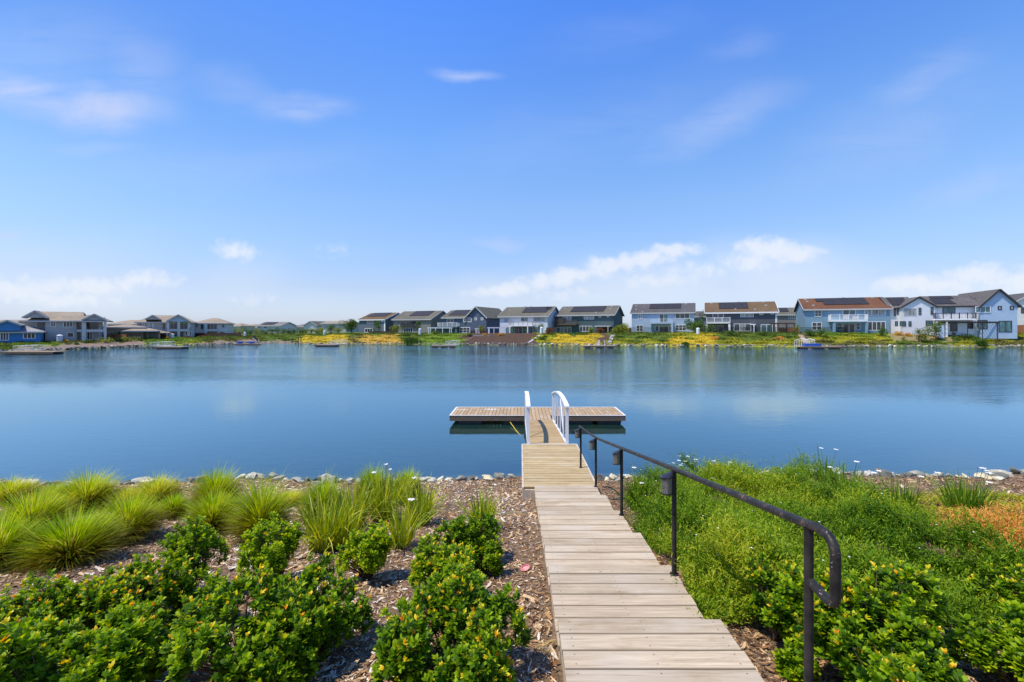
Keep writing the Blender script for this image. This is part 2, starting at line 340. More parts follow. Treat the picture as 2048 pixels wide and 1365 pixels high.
# ------------------------------------------------------------------ materials
def woodmat(name, lo, hi, axis_, pitch, stain=0.3, grey=(0.42,0.39,0.35), nails=(), spots=()):
    """boards across the given axis: a tone per board, grain along the board, knots, weather stains"""
    m, t, out = newmat(name)
    p = N('ShaderNodeBsdfPrincipled', t); t.links.new(p.outputs[0], out.inputs[0]); p.inputs['Roughness'].default_value = 0.8; p.inputs['Specular IOR Level'].default_value = 0.2
    geo = N('ShaderNodeNewGeometry', t); pos = geo.outputs['Position']; sp = N('ShaderNodeSeparateXYZ', t); t.links.new(pos, sp.inputs[0])
    wn_ = N('ShaderNodeAttribute', t, attribute_name='board'); ac = N('ShaderNodeAttribute', t, attribute_name='across')
    off = N('ShaderNodeCombineXYZ', t); t.links.new(MA(t, 'MULTIPLY', wn_.outputs['Fac'], 37.0), off.inputs[2])
    ad = N('ShaderNodeVectorMath', t, operation='ADD'); t.links.new(pos, ad.inputs[0]); t.links.new(off.outputs[0], ad.inputs[1])
    gs = (2.2, 48, 48) if axis_ == 1 else (48, 2.2, 48)
    g = NOISE(t, MAP(t, ad.outputs[0], scale=gs), 1.0, 5, 0.65, 0.6)
    c = RAMP(t, g, [(0.28, lo), (0.72, hi)])
    c = MIXC(t, 1.0, c, RAMP(t, wn_.outputs['Fac'], [(0, 0.84), (1, 1.12)]), 'MULTIPLY')
    st = NOISE(t, MAP(t, pos, scale=(1.6, 3.2, 1)), 1.3, 5, 0.7, 0.4)
    c = MIXC(t, MA(t, 'MULTIPLY', SS(t, st, 0.52, 0.72), stain), c, (lo[0]*0.75, lo[1]*0.62, lo[2]*0.45, 1))
    gy_ = NOISE(t, ad.outputs[0], 1.7, 3, 0.5)
    c = MIXC(t, MA(t, 'MULTIPLY', SS(t, gy_, 0.45, 0.7), 0.55), c, (*grey, 1))
    vo = N('ShaderNodeTexVoronoi', t); t.links.new(MAP(t, ad.outputs[0], scale=(3.0, 5.5, 3) if axis_ == 1 else (5.5, 3, 3)), vo.inputs['Vector']); vo.inputs['Scale'].default_value = 1.0
    kn = SS(t, vo.outputs['Distance'], 0.075, 0.03)
    c = MIXC(t, MA(t, 'MULTIPLY', kn, 0.6), c, (0.13, 0.075, 0.035, 1))
    # long drying cracks, darker board edges, pairs of nail heads over the joists
    ck = NOISE(t, MAP(t, ad.outputs[0], scale=tuple(q*(0.5 if q < 5 else 2.2) for q in gs)), 1.0, 2, 0.5, 0.4)
    c = MIXC(t, MA(t, 'MULTIPLY', SS(t, ck, 0.66, 0.72), 0.55), c, (lo[0]*.35, lo[1]*.33, lo[2]*.3, 1))
    ed = MA(t, 'ABSOLUTE', MA(t, 'SUBTRACT', ac.outputs['Fac'], 0.5)); c = MIXC(t, MA(t, 'MULTIPLY', SS(t, ed, 0.42, 0.5), 0.45), c, (lo[0]*.5, lo[1]*.45, lo[2]*.38, 1))
    if nails:
        dx = None
        for q in nails:
            a_ = MA(t, 'ABSOLUTE', MA(t, 'SUBTRACT', sp.outputs[1-axis_], q)); dx = a_ if dx is None else MA(t, 'MINIMUM', dx, a_)
        dy = MA(t, 'MULTIPLY', MA(t, 'ABSOLUTE', MA(t, 'SUBTRACT', ed, 0.27)), 0.14)
        dd = MA(t, 'SQRT', MA(t, 'ADD', MA(t, 'MULTIPLY', dx, dx), MA(t, 'MULTIPLY', dy, dy)))
        c = MIXC(t, MA(t, 'MULTIPLY', SS(t, dd, 0.0065, 0.0035), 0.8), c, (0.07, 0.055, 0.045, 1))
    for (sx_, sy_, sr_) in spots:                          # dried bird droppings
        v_ = N('ShaderNodeVectorMath', t, operation='DISTANCE'); t.links.new(MAP(t, pos, scale=(.5, 1.6, 0)), v_.inputs[0]); v_.inputs[1].default_value = (sx_*.5, sy_*1.6, 0)
        sp_ = MA(t, 'ADD', MA(t, 'DIVIDE', v_.outputs['Value'], sr_), MA(t, 'MULTIPLY', NOISE(t, pos, 9, 4, .7), 1.2)); c = MIXC(t, MA(t, 'MULTIPLY', SS(t, sp_, 1.35, 0.85), .75), c, (0.66, 0.65, 0.62, 1))
    hue_ = SS(t, NOISE(t, MAP(t, ad.outputs[0], scale=(.8, .8, 5)), 1.0, 2), .4, .6); c = MIXC(t, MA(t, 'MULTIPLY', hue_, .28), c, (lo[0]*1.15, lo[1]*1.17, lo[2]*1.35, 1))
    t.links.new(c, p.inputs['Base Color'])
    b = N('ShaderNodeBump', t); b.inputs['Distance'].default_value = 0.004; t.links.new(g, b.inputs['Height']); t.links.new(b.outputs[0], p.inputs['Normal'])
    return m
WOOD_STAIR = woodmat('weathered_stair_boards', (0.31,0.235,0.145), (0.58,0.48,0.335), 1, 0.1477, 0.42, (0.50,0.44,0.345), (0.335, 0.82, 1.315))
WOOD_LAND = woodmat('weathered_landing_boards', (0.29,0.20,0.09), (0.56,0.44,0.24), 1, 0.1477, 0.55, (0.48,0.41,0.27), (0.15, 0.75, 1.3))
WOOD_GANG = woodmat('tan_gangway_boards', (0.32,0.215,0.095), (0.50,0.36,0.18), 1, 0.142, 0.25, (0.42,0.34,0.22))
WOOD_DOCK = woodmat('tan_dock_boards', (0.31,0.21,0.11), (0.47,0.34,0.19), 0, 0.142, 0.25, (0.47,0.40,0.30), (), ((-2.35, 18.3, .22), (-1.2, 18.35, .32), (2.6, 18.5, .12)))
WOOD_DARK = mat('dark_wet_timber', (0.13,0.085,0.055), 0.8, 0.35, 4, bump=0.004, stretch=(1,1,8))
WOOD_EDGE = mat('pale_trim_timber', (0.50,0.42,0.32), 0.8, 0.2, 3, bump=0.003, stretch=(6,1,6))
TRIMWHITE = mat('dock_white_edging', (0.66,0.64,0.60), 0.7, 0.15, 5)
RAILWHITE = mat('white_painted_metal', (0.74,0.74,0.75), 0.45, 0.05, 6)
FLOAT = mat('black_float', (0.02,0.02,0.022), 0.4, 0.2, 5)
def railmat():
    m, t, out = newmat('worn_black_handrail')
    p = N('ShaderNodeBsdfPrincipled', t); t.links.new(p.outputs[0], out.inputs[0])
    c = N('ShaderNodeNewGeometry', t); n = NOISE(t, c.outputs['Position'], 9, 6, 0.75); n2 = NOISE(t, c.outputs['Position'], 60, 4, 0.7)
    k = RAMP(t, n, [(0.35, (0.010,0.009,0.009)), (0.58, (0.03,0.027,0.025)), (0.72, (0.17,0.10,0.055))])
    k = MIXC(t, SS(t, n2, 0.63, 0.70), k, (0.42,0.38,0.34,1))
    t.links.new(k, p.inputs['Base Color']); p.inputs['Metallic'].default_value = 0.0; p.inputs['Specular IOR Level'].default_value = 0.22
    t.links.new(RAMP(t, n2, [(0.3, 0.33), (0.7, 0.6)]), p.inputs['Roughness'])
    b = N('ShaderNodeBump', t); b.inputs['Distance'].default_value = 0.0015; t.links.new(n2, b.inputs['Height']); t.links.new(b.outputs[0], p.inputs['Normal'])
    return m
RAIL = railmat()
POST = mat('black_painted_post', (0.022,0.021,0.022), 0.5, 0.5, 14, bump=0.001, spec=0.2, col2=(0.04,0.035,0.03))
HOOD = mat('black_lamp_hood', (0.015,0.015,0.018), 0.3, 0.3, 20)
def meshmat():
    m, t, out = newmat('perforated_lamp_shade')
    p = N('ShaderNodeBsdfPrincipled', t); t.links.new(p.outputs[0], out.inputs[0]); c = N('ShaderNodeTexCoord', t)
    vo = N('ShaderNodeTexVoronoi', t); t.links.new(c.outputs['Object'], vo.inputs['Vector']); vo.inputs['Scale'].default_value = 130
    k = RAMP(t, vo.outputs['Distance'], [(0.25, (0.02,0.018,0.016)), (0.5, (0.24,0.225,0.20))])
    t.links.new(k, p.inputs['Base Color']); p.inputs['Metallic'].default_value = 0.5; p.inputs['Roughness'].default_value = 0.4; return m
SHADE = meshmat()
def rockmat(name, lo, hi):
    m, t, out = newmat(name)
    p = N('ShaderNodeBsdfPrincipled', t); t.links.new(p.outputs[0], out.inputs[0]); p.inputs['Roughness'].default_value = 0.85; p.inputs['Specular IOR Level'].default_value = 0.25
    oi = N('ShaderNodeObjectInfo', t); c = N('ShaderNodeNewGeometry', t)
    n = NOISE(t, c.outputs['Position'], 3.5, 7, 0.7, 0.4)
    k = RAMP(t, n, [(0.3, lo), (0.62, hi), (0.75, tuple(min(1, x*1.25) for x in hi))])
    k = MIXC(t, 1.0, k, RAMP(t, oi.outputs['Random'], [(0, (0.35,0.36,0.34)), (0.4, (0.8,0.8,0.74)), (0.75, (1.25,1.2,1.08)), (1, (1.6,1.4,1.0))]), 'MULTIPLY')
    t.links.new(k, p.inputs['Base Color'])
    b = N('ShaderNodeBump', t); b.inputs['Distance'].default_value = 0.03; t.links.new(n, b.inputs['Height']); t.links.new(b.outputs[0], p.inputs['Normal']); return m
ROCK = rockmat('shore_rock', (0.15,0.155,0.135), (0.48,0.47,0.41))
ROCKF = rockmat('far_shore_rock', (0.09,0.09,0.08), (0.50,0.49,0.45))
ROCKW = rockmat('pale_shore_rock', (0.42,0.38,0.30), (0.66,0.62,0.52))

# ------------------------------------------------------------------ stairs, landing, gangway, dock, handrail
SX0, SX1 = 0.262, 1.385
T = [(-1.6,-0.02,1.49),(0.0,1.02,1.66),(1.02,2.06,1.83),(2.06,3.103,2.0),(3.103,4.129,2.17),(4.129,5.16,2.34),(5.16,6.206,2.51),(6.206,7.243,2.68),(7.243,8.17,2.85)]
st = empty('boardwalk_stairs', (0.82, 3.0, gz(.82, 3)), label='wide shallow flight of weathered pale plank steps running down the bank to the landing', cat='stairs')
def child(o, parent): o.parent = parent; o.matrix_parent_inverse = Matrix.Translation(parent.location).inverted() if not any(parent.rotation_euler) else parent.matrix_basis.inverted(); return o
for (a, b, h) in T:
    m = MB(); z = H-h; n = max(1, int(round((b-a+0.03)/0.1477))); pw = (b-a+0.03)/n
    for k in range(n):
        y0 = a-0.03+k*pw+0.0045; j = rnd.uniform(-.004, .004); dz = rnd.uniform(-.0015, .0015)
        m.board(SX0+j, SX1+rnd.uniform(-.006, .006), y0, y0+pw-0.009, z-0.038+dz, z+dz)
    child(m.build('tread', WOOD_STAIR, bevel=0.003), st)
    r_ = MB().box(SX0+0.01, SX1-0.01, b-0.032, b-0.004, z-0.21, z-0.0395); child(r_.build('riser', WOOD_EDGE), st)
    for x in (SX0+0.012, SX1-0.05): child(MB().box(x, x+0.038, a-0.02, b-0.034, z-0.20, z-0.0395).build('stringer', WOOD_EDGE), st)
ZL = H-2.88
ld = empty('landing_platform', (0.72, 9.7, 0.3), label='flat timber landing over the shoreline rocks between the steps and the gangway', cat='platform')
m = MB(); n = 20; pw = (11.17-8.175)/n
for k in range(n):
    y0 = 8.175+k*pw+0.006; z = ZL+rnd.uniform(-.0015, .0015)
    m.board(0.075, 1.385, y0, y0+pw-0.012, z-0.038, z)
child(m.build('deck', WOOD_LAND, bevel=0.003), ld)
m = MB(); m.box(0.072, 1.388, 8.14, 8.173, ZL-0.25, ZL-0.041); m.box(0.038, 0.0725, 8.14, 11.20, ZL-0.25, ZL+0.004); m.box(1.3875, 1.422, 8.175, 11.20, ZL-0.25, ZL+0.004)
child(m.build('fascia', WOOD_EDGE, bevel=0.003), ld)
child(MB().box(0.074, 1.386, 11.172, 11.205, ZL-0.25, ZL+0.003).build('end_board', TRIMWHITE), ld)
for x in (.30, .90): child(MB().box(x, x+.04, 8.2, 11.15, ZL-0.24, ZL-0.041).build('joist', WOOD_DARK), ld)
for (x, y) in ((0.14, 8.3), (1.3, 8.3), (0.14, 10.9), (1.3, 10.9)):
    child(MB().box(x-.05, x+.05, y-.05, y+.05, -1.0, ZL-0.042).build('pile', WOOD_DARK), ld)
# gangway
GY0, GY1, GZ0, GZ1 = 11.215, 15.95, ZL-0.005, 0.40
ga = empty('gangway', (0.69, 13.5, 0.4), label='sloping gangway with tan boards and two arched white railings down to the floating dock', cat='gangway')
m = MB(); n = 33; dy = (GY1-GY0)/n
for k in range(n):
    y0 = GY0+k*dy+.006; y1 = y0+dy-.012; za = GZ0+(GZ1-GZ0)*(y0-GY0)/(GY1-GY0); zb = GZ0+(GZ1-GZ0)*(y1-GY0)/(GY1-GY0)
    m.add([(0.245,y0,za-.035),(1.135,y0,za-.035),(1.135,y1,zb-.035),(0.245,y1,zb-.035),(0.245,y0,za),(1.135,y0,za),(1.135,y1,zb),(0.245,y1,zb)],
          [(0,3,2,1),(4,5,6,7),(0,1,5,4),(1,2,6,5),(2,3,7,6),(3,0,4,7)]); r0 = rnd.random(); m.a += [(r0, c) for c in (0,0,1,1)*2]
child(m.build('deck', WOOD_GANG), ga)
def gzl(y): return GZ0+(GZ1-GZ0)*(y-GY0)/(GY1-GY0)
for side, x in ((0, 0.205), (1, 1.175)):
    rl = child(MB().beam((x,GY0,gzl(GY0)-.06), (x,GY1,gzl(GY1)-.06), .05, .12).build('railing', RAILWHITE), ga)
    def top(y):
        s = (y-GY0)/(GY1-GY0); return gzl(y)+0.93+0.26*4*s*(1-s)*0.75
    ys = [GY0-.03+(GY1-GY0+.06)*k/18 for k in range(19)]; m = MB(); w = .055; hh = .02
    pts = []
    for y in ys: pts += [(x-w,y,top(y)-hh),(x+w,y,top(y)-hh),(x+w,y,top(y)+hh),(x-w,y,top(y)+hh)]
    fs = [(3,2,1,0)]
    for i in range(18):
        b = i*4
        for k in range(4): fs.append((b+k, b+(k+1)%4, b+4+(k+1)%4, b+4+k))
    fs.append((72,73,74,75)); m.add(pts, fs)
    t_ = m.build('top_rail', RAILWHITE, smooth=True); t_.parent = rl
    for k in range(6):
        y = GY0+.035+(GY1-GY0-.07)*k/5; w2 = .05 if k in (0, 5) else .028
        o = MB().box(x-w2/1.3, x+w2/1.3, y-w2/2, y+w2/2, gzl(y)-.02, top(y)-hh).build('post', RAILWHITE); o.parent = rl
    for k in range(2):
        ya = GY0+.035+(GY1-GY0-.07)*(1+2*k)/5; yb = GY0+.035+(GY1-GY0-.07)*(2+2*k)/5
        if k: ya, yb = yb, ya
        o = MB().beam((x, ya, gzl(ya)+.02), (x, yb, top(yb)-.05), .022, .03).build('brace', RAILWHITE); o.parent = rl
# dock
DZ = 0.35; DX0, DX1, DY0, DY1 = -2.66, 3.99, 17.0, 18.82
dk = empty('floating_dock', (0.67, 17.9, 0), label='T-shaped floating dock with tan boards and white edging at the end of the gangway', cat='dock')
m = MB(); n = 47; dx = (DX1-DX0-.1)/n
for k in range(n):
    x = DX0+.05+k*dx; y0 = DY0+.05
    if 0.16 < x+dx/2 < 1.22: y0 = 16.15
    m.board(x+.006, x+dx-.006, y0, DY1-.05, DZ-.035, DZ+rnd.uniform(-.002, .002), along=1)
child(m.build('deck', WOOD_DOCK), dk)
m = MB(); m.box(DX0, DX1, DY0, DY0+.048, DZ-.20, DZ-.004); m.box(DX0, DX0+.048, DY0+.049, DY1, DZ-.20, DZ-.004); m.box(DX1-.048, DX1, DY0+.049, DY1, DZ-.20, DZ-.004); m.box(DX0+.05, DX1-.05, DY1-.048, DY1, DZ-.20, DZ-.004)
m.box(0.14, 1.24, 16.10, 16.148, DZ-.2, DZ-.036)
child(m.build('fascia', WOOD_DARK), dk)
m = MB(); m.box(DX0-.01, DX1+.01, DY1-.047, DY1+.01, DZ-.0035, DZ+.012); m.box(DX0-.01, DX0+.05, DY0-.01, DY1-.048, DZ-.0035, DZ+.012); m.box(DX1-.05, DX1+.01, DY0-.01, DY1-.048, DZ-.0035, DZ+.012)
m.box(DX0+.051, .15, DY0-.01, DY0+.049, DZ-.0035, DZ+.008); m.box(1.23, DX1-.051, DY0-.01, DY0+.049, DZ-.0035, DZ+.008)
child(m.build('edging', TRIMWHITE), dk)
for x in (-2.3, -0.6, 1.9, 3.0):
    m = MB(); m.add([(x,17.15,-.25),(x+.8,17.15,-.25),(x+.8,18.6,-.25),(x,18.6,-.25),(x-.05,17.1,.13),(x+.85,17.1,.13),(x+.85,18.7,.13),(x-.05,18.7,.13)],
                    [(0,3,2,1),(4,5,6,7),(0,1,5,4),(1,2,6,5),(2,3,7,6),(3,0,4,7)])
    child(m.build('float', FLOAT), dk)
YROPE = mat('yellow_rope', (0.48,0.33,0.04), 0.8, 0.3, 40, bump=0.003)
rp = MB(); pts = []
for k in range(15):
    s = k/14; pts.append((-0.37+0.49*s, 17.02-2.1*s, 0.10-0.12*s-0.03*math.sin(math.pi*s)))
rp.tube(pts, .016, 6); child_r = rp.build('mooring_rope', YROPE, smooth=True)
tag(child_r, 'thin yellow mooring rope slanting from under the dock towards the gangway', 'rope')
# handrail
hp = [(1.36,2.12,0.926,1.83),(1.36,3.97,1.243,2.17),(1.365,6.05,1.612,2.51),(1.365,8.1,1.965,2.85),(1.255,9.30,2.045,2.88)]
hr = empty('handrail', (1.36, 2.12, H-1.83), label='long worn black steel handrail with a looped end along the right side of the steps', cat='handrail')
rz = [(x, y, H-h) for (x, y, h, _) in hp]
path = [rz[4]+() , rz[3], rz[2], rz[1], rz[0]]
def smoothpath(ps, n=8):
    ps = [Vector(p) for p in ps]; o = []
    for i in range(len(ps)-1):
        p0 = ps[max(i-1, 0)]; p1 = ps[i]; p2 = ps[i+1]; p3 = ps[min(i+2, len(ps)-1)]
        for k in range(n):
            s = k/n; o.append(0.5*((2*p1)+(-p0+p2)*s+(2*p0-5*p1+4*p2-p3)*s*s+(-p0+3*p1-3*p2+p3)*s**3))
    o.append(ps[-1]); return o
end = (1.23, 9.42, H-2.03)
pts = smoothpath([end]+path, 6)
x0, y0, z0 = rz[0]
ya = 1.945; zt = z0+0.012; zb = H-1.205
arc = [(x0, y0-0.05, zt+.0)]
for k in range(7):
    a = math.pi/2*k/6; arc.append((x0+.003, ya+0.07-0.07*math.sin(a), zt-0.07+0.07*math.cos(a)))
for k in range(6):
    a = math.pi/2*k/5; arc.append((x0+.003, ya+0.045-0.045*math.cos(a), zb+0.045-0.045*math.sin(a)))
arc.append((x0, y0-.012, zb+.018))
m = MB(); m.tube(pts[:-1]+[Vector(rz[0])]+[Vector(a) for a in arc], .0215, 14)
child(m.build('rail', RAIL, smooth=True), hr)
for i, (x, y, h, b) in enumerate(hp):
    zb_ = H-b-(0.25 if i == 0 else 0); m = MB(); m.tube([(x,y,zb_),(x,y,H-h-.015)], .0205, 14); 
    if i: m.lathe([(.038,0),(.038,.006),(.024,.008)], (x, y, H-b), 12)
    child(m.build('post', POST, smooth=True), hr)
    if i:
        cx, cz = x-.072, H-h-.015
        m = MB(); nb = 14; vs = []; 
        for z in (cz-.185, cz-.045):
            for k in range(nb): a = 2*math.pi*k/nb; vs.append((cx+.047*math.cos(a), y-.012+.047*math.sin(a), z))
        fs = [tuple(range(nb))[::-1], tuple(range(nb, 2*nb))]+[(k,(k+1)%nb,nb+(k+1)%nb,nb+k) for k in range(nb)]
        m.add(vs, fs); lamp = child(m.build('lamp', SHADE, smooth=True), hr)
        m = MB(); vs = []
        for (z, r_) in ((cz-.052, .056), (cz-.040, .056), (cz-.004, .02)):
            for k in range(nb):
                a = 2*math.pi*k/nb; xx = cx+r_*math.cos(a)+(0.045 if r_ < .03 else 0); vs.append((xx, y-.012+r_*math.sin(a), z+0.012*math.cos(a)))
        fs = [tuple(range(nb))[::-1]]+[(j*nb+k, j*nb+(k+1)%nb, (j+1)*nb+(k+1)%nb, (j+1)*nb+k) for j in (0,1) for k in range(nb)]+[tuple(range(2*nb, 3*nb))]
        m.add(vs, fs); o = m.build('hood', HOOD, smooth=True); o.parent = lamp
        o = MB().lathe([(.05,0),(.05,.010)], (cx, y-.012, cz-.195), 14).build('base_ring', HOOD); o.parent = lamp
        o = MB().box(cx+.02, x, y-.028, y+.004, cz-.19, cz-.05).build('bracket', HOOD); o.parent = lamp

# ------------------------------------------------------------------ rocks
def rock_mesh(seed, sub=3):
    bm = bmesh.new(); bmesh.ops.create_icosphere(bm, subdivisions=sub, radius=1.0)
    r = np.random.default_rng(seed); V = np.array([v.co[:] for v in bm.verts])
    for _ in range(17):
        n_ = r.normal(size=3); n_ /= np.linalg.norm(n_); d = r.uniform(.38, .78)
        k = np.maximum(0, V@n_-d); V -= np.outer(k, n_)
    V += 0.03*np.sin(V*7+seed)*np.array([1,1,.7])
    me = bpy.data.meshes.new('rock')
    me.from_pydata([tuple(v) for v in V], [], [[v.index for v in f.verts] for f in bm.faces]); bm.free(); me.update(); return me
RM = [rock_mesh(s) for s in range(9)]
for me in RM: me.materials.append(ROCK)
RMW = rock_mesh(40); RMW.materials.append(ROCKW)
RMF = [rock_mesh(60+s, 2) for s in range(7)]
for me in RMF: me.materials.append(ROCKF)
def place_rock(me, x, y, z, s, label, group=None):
    o = bpy.data.objects.new('rock', me); COL.objects.link(o); o.location = (x, y, z)
    o.scale = (s*rnd.uniform(.9, 1.3), s*rnd.uniform(.7, 1.0), s*rnd.uniform(.5, .75)); o.rotation_euler = (rnd.uniform(-.3, .3), rnd.uniform(-.3, .3), rnd.uniform(0, 6.28))
    return tag(o, label, 'rock', group)
o = place_rock(RMW, *(lambda p: (p[0], p[1]-.1, p[2]+.12))(gpt(655, 962)), .27, 'large pale cream boulder standing highest on the near shore left of the landing')
o = place_rock(RM[2], *(lambda p: (p[0], p[1], p[2]+.05))(gpt(972, 960)), .17, 'blocky white rock left of the landing, the second highest on that shore')
NEARW = [(-9999,60,'at the left edge of the photo'),(60,190,'behind the second grass clump from the left'),(190,330,'behind the straw-coloured grass clump'),(330,470,'behind the brown-based grass clump'),(470,600,'behind the tallest grass clump'),
 (600,720,'beside the pale cream boulder'),(720,860,'behind the lily clump'),(860,960,'beyond the right end of the lilies'),(960,1045,'touching the landing on its left'),(1045,1230,'touching the landing on its right'),(1230,1330,'behind the rail-side lily'),
 (1330,1500,'behind the tall white flower heads'),(1500,1660,'behind the feathery mass'),(1660,1760,'behind the left one of three lilies'),(1760,1890,'behind the middle one of three lilies'),(1890,1980,'behind the rightmost lily'),(1980,9999,'at the right edge of the photo')]
def nearw(px):
    for a, b, w in NEARW:
        if a <= px < b: return w
x = -12.6; gl_ = 'grey and white rocks edging the near shore left of the landing'; gr_ = 'grey and white rocks edging the near shore right of the landing'
while x < 14.5:
    s = rnd.uniform(.10, .235)
    x += s*1.35
    if 0.0 < x < 1.45: continue
    y = float(nshore(x))-.12+rnd.uniform(-.08, .08)
    L = x < 0
    place_rock(rnd.choice(RM), x, y, gz(x, y)+s*.2, s, ('big flat' if s > .23 else 'broad' if s > .19 else 'rounded' if s > .16 else 'low')+' grey-white rock '+nearw(CX+F*x/y), gl_ if L else gr_)
    if rnd.random() < .55:
        s2 = s*.6; x2 = x+rnd.uniform(-.2, .2); y2 = y+rnd.choice((-.22, .2))
        place_rock(rnd.choice(RM), x2, y2, max(gz(x2, y2), -.05)+s2*.2, s2, ('small' if s2 > .12 else 'tiny')+' grey stone '+('inland of' if y2 < y else 'lakeward of')+' the row '+nearw(CX+F*x2/y2), gl_ if L else gr_)
# far shore: individual rocks where they show largest, the smaller fill as one mass
def shore_pt(px): D = float(np.interp(px, SH[:,0], SH[:,1])); return (px-CX)/F*D, D
FARW = [(-99,130,'behind the leftmost dock'),(130,215,'below the big grey stucco house'),(215,300,'below the low beige house'),(300,380,'by the dock below the pediment house'),(380,465,'below the hip-roofed grey house'),(465,540,'by the blue kayaks'),(540,630,'by the mooring piles'),
 (630,700,'below the yellow slope'),(700,790,'below the orange flowering slope'),(790,860,'by the tall reeds'),(860,925,'by the dock below the slate blue house'),(925,1000,'below the left of the brown mulch slope'),(1000,1070,'below the right of the brown mulch slope'),(1070,1165,'below the white house'),
 (1165,1235,'by the dock below the teal house'),(1235,1320,'below the left of the light blue house'),(1320,1405,'below the right of the light blue house'),(1405,1500,'below the left of the charcoal house'),(1500,1590,'below the right of the charcoal house'),(1590,1690,'by the dock with the blue box'),(1690,1785,'below the right of the sky blue house'),
 (1785,1870,'below the orange flower patches'),(1870,1960,'below the storage cabinet'),(1960,9999,'at the far right')]
def farw(px):
    for a, b, w in FARW:
        if a <= px < b: return w
pxs = np.linspace(-10, 2060, 215); nf = 0
for k, px in enumerate(pxs):
    px = px+rnd.uniform(-3, 3); x, y = shore_pt(px)
    if 545 < px < 600 and rnd.random() < .6: continue
    s = rnd.uniform(.24, .56)*(1.05 if px > 900 else .9)
    where = farw(px); big = 'large pale' if s > .42 else 'middling grey' if s > .31 else 'small dark'
    place_rock(rnd.choice(RMF), x+rnd.uniform(-.3, .3), y+rnd.uniform(-.3, .7), .12+rnd.uniform(0, .15), s, big+' far-shore rock '+where, 'riprap rocks along the far waterline')
V_, Q_, base = [], [], 0
Vb = [np.array([v.co[:] for v in me.vertices]) for me in RMF]; Fb = [np.array([list(p.vertices) for p in me.polygons]) for me in RMF]
for px in np.arange(-30, 2080, 3.3):
    x, y = shore_pt(px); k = rnd.randrange(7); s = rnd.uniform(.14, .34)
    P = Vb[k]*np.array([s*1.2, s, s*.8])+np.array([x+rnd.uniform(-.5, .5), y+rnd.uniform(-.5, 1.6), .12+rnd.uniform(0, .25)])
    V_.append(P); Q_.append(Fb[k]+base); base += len(P)
tag(link('small_stones', npmesh('small_stones', np.concatenate(V_), np.concatenate(Q_)), ROCKF), 'small grey stones filling between the riprap rocks along the far waterline', 'stones', kind='stuff')
# ------------------------------------------------------------------ near vegetation
def nrm(a): return a/np.maximum(np.linalg.norm(a, axis=-1, keepdims=True), 1e-9)
def strips(name, P, Wd, tone, along=None, mi=None):
    """N strips of K cross-sections: P (N,K,3) centres, Wd (N,K,3) half widths"""
    n, K, _ = P.shape
    V = np.stack([P-Wd, P+Wd], 2).reshape(-1, 3)
    b = (np.arange(n)*K*2)[:,None]+(np.arange(K-1)*2)[None,:]
    Q = np.stack([b, b+1, b+3, b+2], -1).reshape(-1, 4)
    al = np.tile(np.linspace(0, 1, K), (n, 1)) if along is None else along
    at = {'tone': np.repeat(tone, K*2), 'along': np.repeat(al.reshape(-1), 2)}
    return npmesh(name, V, Q, at, None if mi is None else np.repeat(mi, K-1))
def leaves(name, base, dirv, length, width, tone, curl=0.25, K=4, prof=(.25,.9,1.0,.12)):
    """obovate leaves: base point, direction, arching to the tip"""
    n = len(base); d = nrm(dirv); up = np.tile([0,0,1.], (n,1)); side = np.cross(d, up+rng.normal(0, .35, (n,3))); side = nrm(side); nz = np.cross(side, d)
    s = np.linspace(0, 1, K)[None,:,None]; L = np.asarray(length)[:,None,None]
    P = base[:,None]+d[:,None]*s*L+nz[:,None]*(curl*L*(s*(1-s)*1.2-0.35*s*s))
    Wd = side[:,None]*np.asarray(width)[:,None,None]*np.array(prof)[None,:,None]*0.5
    return P, Wd, tone
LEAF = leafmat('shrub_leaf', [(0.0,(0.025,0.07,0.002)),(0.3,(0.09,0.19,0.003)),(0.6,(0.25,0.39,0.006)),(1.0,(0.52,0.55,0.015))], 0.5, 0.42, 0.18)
TIP = leafmat('shrub_new_growth', [(0.0,(0.30,0.42,0.010)),(0.4,(0.60,0.58,0.015)),(0.7,(0.82,0.60,0.03)),(0.92,(0.84,0.42,0.03)),(1.0,(0.78,0.24,0.02))], 0.4, 0.35, 0.4)
TWIG = mat('shrub_twig', (0.10,0.065,0.04), 0.85, 0.3, 20)
